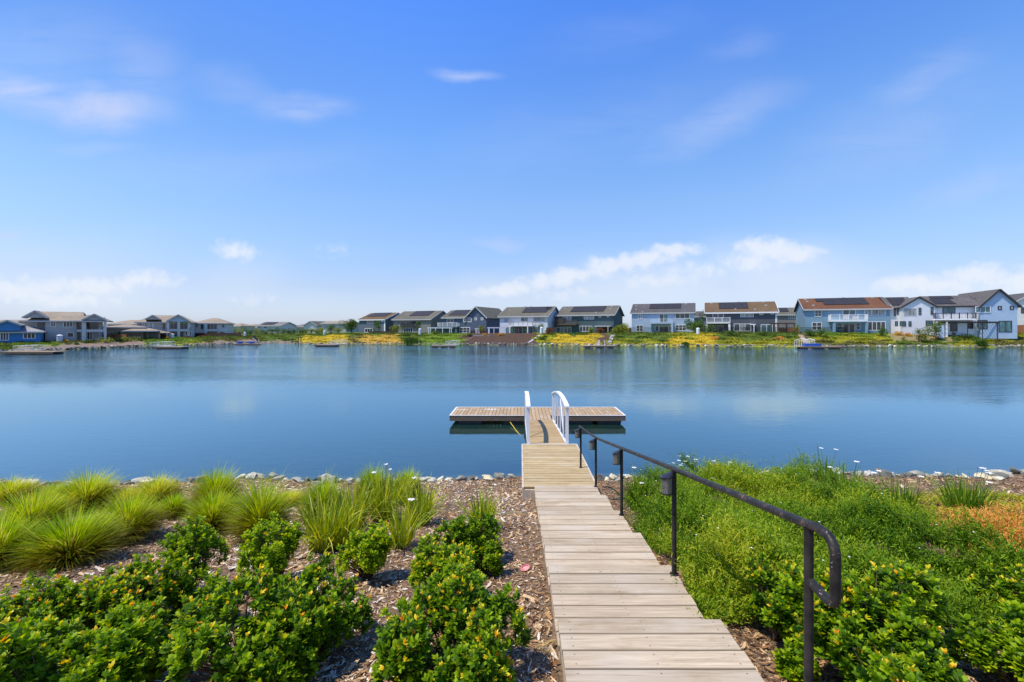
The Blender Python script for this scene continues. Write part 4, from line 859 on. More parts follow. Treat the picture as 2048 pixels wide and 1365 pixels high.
class House:
    def __init__(s, label, px, D, rdeg, basepy, wall, roof, trim=WTRIM, fascia=None, conv=None, cat='house', name='house', group='houses across the lake'):
        s.r = R(rdeg); s.A = ((px-CX)/F*D, D); s.zb = H+(HZ-basepy)/F*D; s.wm = wall; s.rm = roof; s.tm = trim; s.fm = fascia or trim
        s.conv = conv or (lambda x, y: (x, y)); s.e = empty(name, (s.A[0], s.A[1], s.zb), s.r, label, cat, group); s.vols = []
        zg = min(gz(s.A[0], s.A[1]), s.zb)
        s.below = s.zb-zg+.6
    def uz(s, x, y, off=0.0):
        px, py = s.conv(x, y); dx = (px-CX)/F
        ax = s.A[0]+off*math.sin(s.r); ay = s.A[1]-off*math.cos(s.r)
        sn, cs = math.sin(s.r), math.cos(s.r); u = (ax-ay*dx)/(sn*dx-cs); d = ay+u*sn
        return u, H+(HZ-py)/F*d-s.zb, d
    def zdepth(s, x, y, v):                                # local z of a sight line at depth v behind the facade
        return s.uz(x, y, -v)[1]
    def gable(s, x0, x1, eave, depth, ridge, front=False, off=0.0, ov=.45, hip=False, low=None, name='roof', wall=None, roof=None, v0=None):
        """front=False: ridge parallel to the facade; True: gable end faces the water"""
        u0 = s.uz(x0, eave, off)[0]; u1 = s.uz(x1, eave, off)[0]; ze = s.uz((x0+x1)/2, eave, off)[1]
        y0 = -off if v0 is None else v0; y1 = y0+depth; zl = -s.below if low is None else s.uz((x0+x1)/2, low, off)[1]
        th = .18; mb = MB(); rf = MB()
        if not front:
            zr = s.zdepth((x0+x1)/2, ridge, y0+depth/2); ym = (y0+y1)/2; k = (zr-ze)/(depth/2)
            if hip:
                mb.box(u0, u1, y0, y1, zl, ze-.02); hx = min(depth/2, (u1-u0)/2-.2)*hip
                o = ov; e = ze-ov*k*.5
                V = [(u0-o,y0-o,e),(u1+o,y0-o,e),(u1+o,y1+o,e),(u0-o,y1+o,e),(u0+hx,ym,zr),(u1-hx,ym,zr)]
                rf.add(V+[(v[0],v[1],v[2]-th) for v in V[:4]], [(0,1,5,4),(1,2,5),(2,3,4,5),(3,0,4),(0,6,7,1),(1,7,8,2),(2,8,9,3),(3,9,6,0),(9,8,7,6)])
            else:
                mb.add([(u0,y0,zl),(u1,y0,zl),(u1,y1,zl),(u0,y1,zl),(u0,y0,ze),(u1,y0,ze),(u1,y1,ze),(u0,y1,ze),(u0,ym,zr-.05),(u1,ym,zr-.05)],
                       [(0,1,5,4),(1,2,6,9,5),(2,3,7,6),(3,0,4,8,7),(0,3,2,1)])
                for sg, ye in ((-1, y0), (1, y1)):
                    a = (u0-ov, ye+sg*ov, ze-ov*k+.03); b = (u1+ov, ye+sg*ov, ze-ov*k+.03); c = (u1+ov, ym, zr+.03); d = (u0-ov, ym, zr+.03)
                    up = lambda p: (p[0], p[1], p[2]+th)
                    rf.add([a,b,c,d,up(a),up(b),up(c),up(d)], [(0,3,2,1),(4,5,6,7),(0,1,5,4),(1,2,6,5),(2,3,7,6),(3,0,4,7)])
        else:
            zr = s.uz((x0+x1)/2, ridge, off)[1]; um = (u0+u1)/2; k = (zr-ze)/((u1-u0)/2)
            mb.add([(u0,y0,zl),(u1,y0,zl),(u1,y1,zl),(u0,y1,zl),(u0,y0,ze),(u1,y0,ze),(u1,y1,ze),(u0,y1,ze),(um,y0,zr-.05),(um,y1,zr-.05)],
                   [(0,1,5,8,4),(1,2,6,5),(2,3,7,9,6),(3,0,4,7),(0,3,2,1)])
            for sg, ue in ((-1, u0), (1, u1)):
                a = (ue+sg*ov, y0-ov, ze-ov*k+.03); b = (ue+sg*ov, y1+ov, ze-ov*k+.03); c = (um, y1+ov, zr+.03); d = (um, y0-ov, zr+.03)
                up = lambda p: (p[0], p[1], p[2]+th)
                rf.add([a,b,c,d,up(a),up(b),up(c),up(d)], [(0,3,2,1),(4,5,6,7),(0,1,5,4),(1,2,6,5),(2,3,7,6),(3,0,4,7)])
        w = mb.build('wall', wall or s.wm, s.e); r = rf.build(name, roof or s.rm, s.e)
        # eave board / rake boards
        fb = MB(); 
        if front:
            for sg, ue in ((-1, u0), (1, u1)): fb.beam((ue+sg*ov*1.02, y0-ov-.03, ze-ov*k+.10), (um, y0-ov-.03, zr+.10), .07, .30)
        elif hip: fb.box(u0-ov-.02, u1+ov+.02, y0-ov-.06, y0-ov-.004, ze-ov*k*.5-.26, ze-ov*k*.5+.02)
        else:
            fb.box(u0-ov, u1+ov, y0-ov-.06, y0-ov-.004, ze-ov*k-.08, ze-ov*k+.24)
            for ue in (u0-ov-.05, u1+ov+.05):
                for sg, ye in ((-1, y0), (1, y1)): fb.beam((ue, ye+sg*ov, ze-ov*k+.09), (ue, (y0+y1)/2, zr+.09), .07, .30)
        fb.build('fascia', s.fm, s.e)
        s.last = dict(u0=u0, u1=u1, ze=ze, zr=zr, y0=y0, ym=(y0+y1)/2, y1=y1, k=k, roof=r, front=front, um=(u0+u1)/2)
        return s.last
    def solar(s, f0, f1, g0, g1, step=None):
        L = s.last; m = MB(); rects = [(f0, f1, g0, g1)]+([step] if step else [])
        for (a, b, c, d) in rects:
            if not L['front']:
                ua = L['u0']+(L['u1']-L['u0'])*a; ub = L['u0']+(L['u1']-L['u0'])*b
                P = lambda u, g, h: (u, L['y0']+(L['ym']-L['y0'])*g, L['ze']+(L['zr']-L['ze'])*g+.30+h)
                m.add([P(ua,c,0),P(ub,c,0),P(ub,d,0),P(ua,d,0),P(ua,c,.08),P(ub,c,.08),P(ub,d,.08),P(ua,d,.08)], [(0,3,2,1),(4,5,6,7),(0,1,5,4),(1,2,6,5),(2,3,7,6),(3,0,4,7)])
        o = m.build('solar_panel', SOLAR); o.parent = L['roof']
    def vents(s, fs):
        L = s.last; 
        for (f, g) in fs:
            u = L['u0']+(L['u1']-L['u0'])*f; y = L['y0']+(L['ym']-L['y0'])*g; z = L['ze']+(L['zr']-L['ze'])*g+.2
            o = MB().box(u-.25, u+.25, y-.2, y+.2, z-.1, z+.16).build('roof_vent', GTRIM); o.parent = L['roof']
    def win(s, x0, y0, x1, y1, n=1, glass=None, trim=None, off=0.0, name='window', mid=False, fw=.11):
        u0, zt, _ = s.uz(x0, y0, off); u1, zb, _ = s.uz(x1, y1, off); trim = trim or s.tm; g = glass or GLASS; y = -off
        f = MB(); f.box(u0, u1, y-.07, y-.003, zt-fw, zt); f.box(u0, u1, y-.07, y-.003, zb, zb+fw)
        for k in range(n+1):
            c = u0+fw/2+(u1-u0-fw)*k/n; hw = fw/2 if k in (0, n) else .045
            f.box(c-hw, c+hw, y-.068, y-.0035, zb+fw+.001, zt-fw-.001)
        if mid:
            zm = (zt+zb)/2
            for k in range(n):
                a = u0+fw/2+(u1-u0-fw)*k/n+fw/2+.01; b = u0+fw/2+(u1-u0-fw)*(k+1)/n-fw/2-.01
                if b > a: f.box(a, b, y-.06, y-.004, zm-.03, zm+.03)
        fo = f.build(name, trim, s.e)
        for k in range(n):
            c0 = u0+fw/2+(u1-u0-fw)*k/n; c1 = u0+fw/2+(u1-u0-fw)*(k+1)/n
            gg = g[k%len(g)] if isinstance(g, (list, tuple)) else g
            p = MB().box(c0+.04, c1-.04, y-.035, y-.002, zb+fw*.6, zt-fw*.6).build('pane', gg); p.parent = fo
        return fo
    def balcony(s, x0, x1, ytop, yfloor, proj=1.6, rail=None, slab=.28, slabm=None, off=0.0, solid=False, posts=5):
        rail = rail or WTRIM; o_ = off+proj; u0, zt, _ = s.uz(x0, ytop, o_); u1, zf, _ = s.uz(x1, yfloor, o_); y0 = -o_; y1 = -off-.004
        MB().box(u0, u1, y0, y1, zf-slab, zf).build('balcony_floor', slabm or WTRIM, s.e)
        m = MB(); m.box(u0, u1, y0, y0+.07, zt-.08, zt); m.box(u0, u1, y0+.01, y0+.06, zf+.10, zf+.16)
        for k in range(posts): c = u0+.05+(u1-u0-.1)*k/(posts-1); m.box(c-.06, c+.06, y0-.01, y0+.08, zf, zt+.08)
        for sx in (u0, u1-.06): m.box(sx, sx+.06, y0+.08, y1, zt-.08, zt-.005); m.box(sx, sx+.06, y0+.08, y1, zf+.10, zf+.15)
        nb = int((u1-u0)/.22)
        for k in range(1, nb): c = u0+(u1-u0)*k/nb; m.box(c-.018, c+.018, y0+.015, y0+.05, zf+.16, zt-.08)
        nb = int(proj/.22)
        for k in range(1, nb):
            for sx in (u0+.01, u1-.05): c = y0+proj*k/nb; m.box(sx, sx+.035, c-.018, c+.018, zf+.15, zt-.08)
        m.build('balcony_railing', rail, s.e)
        return u0, u1, zf
    def box(s, x0, y0, x1, y1, d0, d1, name, m, low=False):  # d0: distance out from the facade of the front face, d1 of the back face
        u0, zt, _ = s.uz(x0, y0, d0); u1, zb, _ = s.uz(x1, y1, d0)
        return MB().box(u0, u1, -d0, -d1, -s.below if low else zb, zt).build(name, m, s.e)
def Z(ox, oy, k=6.8267): return lambda x, y: (ox+x/k, oy+y/k)

# right-most: white and pale blue double house
h = House('large white and pale blue house with dark grey roofs and black window trim at right', 1870, 98, -20, 666, siding('white_siding', (0.70,0.71,0.72)), roofmat('charcoal_roof', (0.085,0.082,0.082), (0.17,0.155,0.145)), BTRIM, BTRIM, Z(1748, 570))
PB = siding('pale_blue_siding', (0.40,0.51,0.62))
h.gable(215, 560, 318, 9, 180, ov=.3, off=-1.5); h.solar(.15, .85, .15, .9)
h.gable(388, 838, 302, 10, 175, front=True, off=0.3, ov=.3)
h.gable(830, 1460, 292, 11, 160, off=-.6, ov=.4); h.solar(.05, .50, .1, .62, (.12, .62, .65, .92))
h.gable(1455, 1958, 285, 14, 72, front=True, off=.4, ov=.45, wall=PB)
for (a, b, c, d, n) in ((407,322,577,420,3),(608,315,645,412,1),(772,305,810,408,1),(285,498,327,568,1),(350,498,435,568,2),(470,498,510,568,1),(705,488,800,560,2)): h.win(a, b, c, d, n, BLIND if n == 3 else TEAL, GTRIM if n == 3 else BTRIM, off=.3, mid=n < 3, fw=.13)
h.win(270,335,300,428,1,BLIND,off=-1.5); h.win(312,330,345,412,1,BLIND,off=-1.5)
h.win(935,300,1110,392,2,TEAL,off=-.6,name='sliding_door'); h.win(1383,292,1592,380,3,TEAL,WTRIM,off=.45)
for a, b, c, d, n in ((1688,290,1743,343,1),(1853,288,1910,340,1)): h.win(a, b, c, d, n, BLIND, off=.4, fw=.16)
h.win(1700,492,1882,648,2,TEAL,off=.4,name='sliding_door'); h.win(1410,482,1548,604,3,TEAL,off=.4); h.win(1280,502,1352,600,2,GLASS,off=-.6); h.win(1040,500,1138,638,1,GLASS,off=-.6,name='door')
h.balcony(832, 1398, 388, 462, 1.7, BTRIM, .3, WTRIM, off=-.6, posts=6)
h.box(985, 500, 1008, 655, 1.0, .8, 'column', WTRIM, True); h.box(832, 500, 870, 655, 1.0, .8, 'column', WTRIM, True)
h.box(895, 555, 958, 668, 3.4, 2.4, 'storage_cabinet', plain('light_blue_cabinet', (0.45,0.56,0.68)), True)
# blue house with brown roof
WB = siding('sky_blue_siding', (0.20,0.32,0.41)); BR = roofmat('red_brown_roof', (0.135,0.062,0.034), (0.19,0.09,0.05))
h = House('sky blue two-storey house with red-brown roof, white balcony and stepped solar array', 1609, 108, -22, 667, WB, BR, WTRIM, GTRIM, Z(1560, 570))
h.gable(345, 1500, 330, 12, 188); h.solar(.26, .80, .30, .93, (.18, .26, .62, .93)); h.vents([(.06,.9),(.07,.7),(.12,.3),(.55,.97),(.9,.95)])
for (a, b, c, d, n, g) in ((472,345,566,435,2,GLASS),(435,512,570,620,2,GLASS),(1155,330,1442,418,3,BLIND),(785,518,848,618,1,GLASS),(1035,518,1096,612,1,GLASS),(1196,502,1442,625,4,GLASS)): h.win(a, b, c, d, n, g, mid=n < 3)
h.win(855,335,1035,418,2,[GLASS,TEAL],name='sliding_door'); h.win(858,530,1024,660,2,GLASS,name='sliding_door')
h.balcony(688, 1200, 408, 482, 2.2, WTRIM, .32, WTRIM); h.box(722,518,760,664,2.1,1.7,'column',WB,True); h.box(1168,518,1198,664,2.1,1.7,'column',WB,True); h.box(735,490,1190,518,2.05,1.9,'beam',WB)
h.box(870,412,940,470,1.2,.6,'patio_chair',ACU); h.box(1000,425,1075,470,1.2,.6,'patio_chair',ACU)
# charcoal house with light brown roof
GS = siding('charcoal_siding', (0.095,0.10,0.115)); TB = roofmat('tan_brown_roof', (0.125,0.082,0.044), (0.185,0.125,0.07))
h = House('charcoal grey house with tan-brown roof, white trim and white balcony on its left', 1413, 116, -22, 669.3, GS, TB, WTRIM, WTRIM, Z(1380, 590))
h.gable(225, 1182, 240, 12, 110); h.solar(.19, .62, .28, .92); h.vents([(.08,.9),(.5,.97),(.86,.95),(.88,.6),(.43,.25),(.71,.2)])
h.win(685,230,868,304,3,BLIND,mid=True); h.win(948,226,1000,274,1,fw=.18); h.win(1095,224,1146,267,1,fw=.18); h.win(598,395,834,498,3,[GLASS,BLIND,GLASS]); h.win(308,240,458,320,2,name='sliding_door'); h.win(308,415,456,540,2,name='sliding_door',trim=TAN); h.win(966,405,1127,530,2,TEAL,name='sliding_door')
h.balcony(225, 550, 312, 376, 1.5, WTRIM, .28, WTRIM, posts=4); h.box(216,402,243,541,1.5,1.2,'column',GTRIM,True); h.box(524,402,552,541,1.5,1.2,'column',WTRIM,True)
h.box(1166,220,1184,540,.06,-.02,'corner_board',WTRIM)
h.box(830,400,898,412,1.6,.0,'pergola_beam',WTRIM); h.box(866,412,880,535,1.6,1.4,'pergola_post',WTRIM,True)
# light blue house with dark roof
LB = siding('light_blue_siding', (0.36,0.46,0.58)); DR = roofmat('slate_roof', (0.075,0.072,0.075), (0.13,0.125,0.125))
h = House('light powder blue house with dark slate roof and thin railed balcony above a recessed patio', 1264, 123, -21, 666.3, LB, DR, WTRIM, GTRIM, Z(1100, 590))
h.gable(1115, 1968, 247, 12, 130, ov=.35); h.solar(.28, .79, .38, .93); h.vents([(.05,.75),(.06,.35),(.87,.9),(.18,.05)])
h.win(1205,270,1266,336,2,BLIND); h.win(1490,263,1614,376,2,[GLASS,TEAL],name='sliding_door'); h.win(1708,256,1908,327,3); h.win(1178,414,1272,499,2,mid=True); h.win(1438,424,1484,496,1); h.win(1490,427,1622,522,2,name='sliding_door'); h.win(1624,420,1654,492,1); h.win(1710,410,1858,492,3,mid=True)
h.balcony(1340, 1682, 328, 380, 1.8, GTRIM, .3, LB, posts=3); h.box(1352,396,1380,520,1.8,1.5,'column',LB,True); h.box(1650,396,1680,520,1.8,1.5,'column',LB,True)
# dark teal house
DT = siding('dark_teal_siding', (0.075,0.115,0.12)); OR = roofmat('olive_grey_roof', (0.115,0.108,0.082), (0.17,0.16,0.125))
h = House('dark teal-grey house with olive roof, brown balcony with a covered grill and small patio roof', 1115, 126, -24, 668.8, DT, OR, WTRIM, GTRIM, Z(1100, 590))
h.gable(103, 868, 277, 12, 165); h.solar(.20, .80, .28, .90); h.vents([(.9,.9),(.9,.6),(.68,.2),(.06,.7)])
h.win(176,287,292,352,2,BLIND,name='sliding_door'); h.win(462,279,602,336,3,BLIND,mid=True); h.win(664,274,699,309,1,BLIND); h.win(777,274,809,306,1,BLIND); h.win(88,438,292,532,4,TEAL,name='sliding_door'); h.win(403,425,577,503,4)
h.balcony(62, 356, 347, 402, 2.0, BRTRIM, .25, BRTRIM, posts=4); h.box(118,318,190,392,1.4,.7,'grill_cover',DARKF)
h.box(606,422,822,436,2.6,.0,'patio_roof',GTRIM); h.box(785,436,797,530,2.6,2.45,'post',TAN,True); h.box(730,455,780,530,.3,.0,'door',BRTRIM)
# white middle house
WH = siding('cool_white_siding', (0.58,0.62,0.66))
h = House('white house with olive-grey roof, brown balcony rail and glazed ground floor with green curtains', 1000, 127, -22, 672, WH, OR, GTRIM, GTRIM, Z(840, 600))
h.gable(1090, 1742, 226, 12, 108); h.solar(.42, .93, .30, .90, (.86, .97, .6, .90)); h.vents([(.38,1.0),(.12,.6),(.5,1.0)])
h.win(1155,238,1206,302,1,BLIND); h.win(1378,237,1476,296,2,[GLASS,TEAL],name='sliding_door'); h.win(1546,228,1700,294,3,BLIND)
h.balcony(1214, 1536, 294, 346, 1.8, TAN, .3, WTRIM, posts=6); h.win(1168,372,1232,485,2,TEAL); h.win(1232,368,1288,482,1,CURT,name='sliding_door'); h.win(1290,368,1400,482,2,GLASS,name='sliding_door'); h.win(1400,368,1468,482,1,CURT,name='sliding_door'); h.win(1480,368,1640,482,3,TEAL)
h.box(1216,352,1226,488,1.8,1.65,'post',WTRIM,True); h.box(1462,352,1474,488,1.8,1.65,'post',WTRIM,True)
# slate blue house with tall front gable
SB = siding('slate_blue_siding', (0.085,0.115,0.165))
h = House('slate blue house with a tall street-side gable facing the lake and white trimmed windows', 885, 141, -24, 671, SB, OR, WTRIM, GTRIM, Z(840, 600))
h.gable(312, 640, 245, 11, 152, ov=.4); h.solar(.15, 1.0, .2, .95)
h.gable(628, 906, 240, 15, 100, front=True, off=.3, ov=.5)
for (a, b, c, d, n, o) in ((592,246,704,305,3,.3),(747,244,779,279,1,.3),(832,244,866,279,1,.3),(542,374,684,456,3,.3)): h.win(a, b, c, d, n, GLASS, off=o, mid=n == 3, fw=.16)
h.win(368,257,460,314,2,name='sliding_door'); h.balcony(240, 506, 314, 366, 1.8, WTRIM, .3, SB); h.box(478,372,504,480,1.6,1.3,'column',SB,True)
# taupe house
TP = siding('taupe_siding', (0.21,0.20,0.19)); 
h = House('taupe house with olive roof and deep recessed upper balcony', 788, 152, -26, 671, TP, OR, GTRIM, GTRIM, Z(560, 600))
h.gable(1548, 2060, 268, 12, 165); h.solar(.32, .82, .35, .95); 
h.win(1640,278,1872,372,3,GLASS,trim=GTRIM,name='balcony_shade_panes'); h.win(1968,268,2002,317,1); h.win(1690,384,1812,460,4,GLASS,WTRIM,name='sliding_door'); h.win(1575,300,1602,325,1); h.box(1640,330,1876,372,.5,.44,'balcony_railing',BTRIM)  # flush dark panes paint the shade inside the recessed balcony
# grey house with brown roof
SG = siding('slate_grey_siding', (0.12,0.145,0.175))
h = House('slate grey house with brown roof and solar array, leftmost of the steep-roofed row', 719, 160, -28, 667.5, SG, TB, WTRIM, WTRIM, Z(560, 600))
h.gable(1080, 1432, 272, 12, 190, ov=.45); h.solar(.12, .82, .38, .95)
h.win(1188,279,1276,327,3,fw=.16); h.win(1384,275,1412,302,1,WTRIM); h.win(1158,389,1266,450,3,fw=.16); h.box(1420,275,1436,430,.06,-.02,'corner_board',WTRIM)

# left group
RG = roofmat('weathered_tan_roof', (0.27,0.215,0.15), (0.40,0.33,0.24)); LG = plain('warm_grey_stucco', (0.40,0.405,0.385)); LC = plain('light_grey_stucco', (0.54,0.545,0.52))
h = House('large two-storey grey stucco house with low tan roofs and covered corner balconies at the left', 91, 92, 38, 681, LG, RG, WTRIM, GTRIM, Z(0, 600))
h.gable(300, 640, 287, 9, 232, off=-3, hip=1, ov=.4); h.gable(430, 1110, 283, 13, 163, hip=.10, ov=.5, low=292); h.box(618,291,1045,549,0,-12,'wall',LG,True); h.gable(1000, 1450, 283, 9, 205, hip=.8, ov=.5, off=1.4, low=292, v0=-1.4)
h.gable(470-130, 470+145, 236, 4, 160, front=True, off=.2, low=245, ov=.35); h.gable(1150, 1425, 272, 3, 206, front=True, off=1.6, low=278, ov=.35)
for (a, b, c, d, n) in ((690,300,764,372,2),(862,300,995,375,3),(912,445,1010,513,1)): h.win(a, b, c, d, n, GLASS)
h.win(483,303,508,372,1,off=-3); h.box(1040,291,1352,549,-1.2,-9,'wall',LG,True); h.win(1055,305,1112,408,1,GLASS,GTRIM,off=-1.2); h.win(1180,300,1345,408,2,GLASS,GTRIM,off=-1.2,name='balcony_door'); h.win(1185,440,1268,545,2,GLASS,off=-1.2,name='sliding_door'); h.win(1058,440,1112,545,1,GLASS,GTRIM,off=-1.2,name='door')
h.box(1115,292,1172,548,1.5,.9,'column',LC,True); h.box(1418,292,1452,548,1.5,1.0,'column',LC,True); h.box(1172,408,1418,436,1.45,.0,'balcony_floor',LC); h.box(1172,370,1418,374,1.45,1.40,'balcony_railing',BTRIM); h.box(1048,408,1115,436,1.3,.0,'balcony_floor',LC)
h = House('single-storey bright blue house with pale low-pitched roof at the left edge', 0, 84, 42, 682.5, plain('bright_blue_stucco', (0.055,0.20,0.45)), roofmat('pale_grey_roof', (0.28,0.265,0.25), (0.40,0.385,0.37)), WTRIM, GTRIM, Z(0, 600))
h.gable(-500, 548, 432, 11, 300, hip=1, ov=.5); h.gable(-60, 262, 345, 5, 292, front=True, off=.8, low=425, ov=.35)
h.win(315,444,486,530,3,[GLASS,GLASS,GLASS]); h.win(0,446,124,556,3,GLASS,name='sliding_door')
h = House('low beige single-storey house between the two large grey houses at the left', 215, 104, 34, 676, plain('beige_stucco', (0.33,0.29,0.24)), RG, GTRIM, GTRIM, Z(0, 600))
h.gable(1420, 1960, 372, 10, 335, hip=1, ov=.6); h.gable(1700, 2130, 420, 8, 372, hip=1, ov=.5, off=2.5, low=432, v0=-2.5); h.win(1790,440,1930,500,3,GLASS,GTRIM); h.win(1500,440,1560,500,1)
h = House('two-storey grey house with a pale blue pediment over twin covered balconies', 280, 112, 34, 675, LG, RG, WTRIM, GTRIM, Z(280, 600))
h.gable(-40, 735, 303, 12, 212, hip=.5, ov=.5); h.gable(385, 660, 290, 5, 212, front=True, off=1.3, low=300, ov=.4, wall=PB); h.gable(90, 258, 264, 4, 218, front=True, off=.3, low=270, ov=.3)
for (a, b, c, d) in ((32,316,62,372),(104,316,132,378),(163,316,188,378),(672,322,694,375),(672,432,710,486),(612,432,654,490)): h.win(a, b, c, d, 1, fw=.16)
h.win(405,322,512,402,2,GLASS,GTRIM,name='balcony_door'); h.win(548,322,652,402,2,GLASS,GTRIM,name='balcony_door'); h.win(300,315,352,405,1,GLASS,GTRIM); h.win(400,435,510,512,2,GLASS,GTRIM,name='sliding_door'); h.win(545,435,600,512,1,GLASS,GTRIM,name='door')
for a, b in ((362,398),(512,545),(655,672)): h.box(a,300,b,515,1.3,.9,'column',LC,True)
h.box(398,402,655,430,1.2,.0,'balcony_floor',LC)
h = House('hip-roofed pale grey house with recessed balcony, right of the house with the pediment', 388, 124, 26, 672, LC, RG, GTRIM, GTRIM, Z(280, 600))
h.gable(735, 1188, 318, 14, 250, hip=.85, ov=.5); h.win(825,325,872,405,1,GLASS,GTRIM); h.win(918,322,1055,405,3,GLASS,GTRIM,name='balcony_door'); h.win(1120,335,1155,382,1); h.win(1085,433,1158,483,2,TEAL,name='sliding_door'); h.win(920,435,1060,480,3,GLASS,GTRIM,name='sliding_door'); h.win(768,330,792,380,1)
h.box(876,318,918,480,.9,.5,'column',LC,True); h.box(872,405,1060,428,.8,.0,'balcony_floor',LC)
# farther background houses
def bg_house(label, x0, x1, D, r, base, eave, ridge, wall, roof, hip=0, dep=11, wins=(), front=False, sol=None, trim=WTRIM, wy=(0,0)):
    h = House(label, x0, D, r, base, wall, roof, trim, GTRIM); h.gable(x0, x1, eave, dep, ridge, hip=hip, ov=.4, front=front)
    if sol: h.solar(*sol)
    for (a, b) in wins: h.win(a, eave+wy[0], b, eave+wy[1], 1, fw=.15)
    return h
CREAM = plain('cream_stucco', (0.42,0.43,0.38)); YELW = plain('yellow_stucco', (0.42,0.36,0.17)); PALEW = plain('pale_stucco', (0.55,0.58,0.60)); GR2 = roofmat('grey_tan_roof', (0.17,0.16,0.14), (0.26,0.245,0.22))
bg_house('distant beige hip-roofed house behind the fence, right of the hip-roofed grey house', 454, 480, 175, 3, 668, 652.5, 647, LC, RG, 1, wins=((460,463),), wy=(1.5,5))
bg_house('distant low tan-roofed house behind green bushes at centre left', 478, 515, 200, 3, 668, 655, 648.5, LC, RG, 1)
bg_house('distant white house with solar roof behind bushes at centre left', 514, 561, 190, -6, 668, 652.5, 645.5, PALEW, GR2, 0, sol=(.1,.6,.2,.9), wins=((517,521),(528,534),(541,543),(551,553)), wy=(1.2,5))
bg_house('distant house with muted yellow wall beside the white solar-roofed one', 563, 584, 215, 0, 668, 653, 650, YELW, RG, 1, wins=((569,571),), wy=(1.5,5))
bg_house('distant grey hip-roofed house right of the yellow one', 584, 609, 205, 0, 668, 654, 648.5, LC, GR2, 1, wins=((588,591),(596,599)), wy=(1.5,5))
bg_house('distant pale grey gabled house with olive roof behind the bushes', 608, 634, 185, -10, 668, 651.5, 643.5, LC, OR, 0, front=True, wins=((611,613.5),(625,627),(630,632)), wy=(0,4.2), dep=14)
bg_house('distant long cream house behind the round green tree', 643, 692, 180, -10, 668, 648, 643.5, CREAM, RG, 0, wins=((645,648),(661,664),(674,677),(681,683)), wy=(2,6))
bg_house('grey low house with solar roof set back between the charcoal and sky blue houses', 1556, 1596, 140, -22, 669, 630, 617, TP, OR, 0, sol=(.1,.6,.3,.9), wins=((1577,1582),(1584,1589)), wy=(1.5,8))
bg_house('house with dark roof mostly hidden behind a tree, right of the light blue house', 1385, 1416, 165, -22, 668, 634, 624, SG, DR, 0, wins=((1399,1404),), wy=(4,10))
h = bg_house('white house with grey roof cut by the right edge', 2026, 2110, 112, -22, 666, 606, 586, siding('far_white_siding', (0.66,0.67,0.68)), DR, 0, front=True, wins=((2042,2050),), wy=(9,21), trim=BTRIM)
bg_house('tan-roofed house far behind, above the low beige one', 214, 275, 150, 3, 672, 648, 640.5, LC, RG, .6)
bg_house('tan-roofed house behind the bright blue house at the left edge', -60, 30, 130, 5, 676, 644, 639.8, LG, RG, .6)
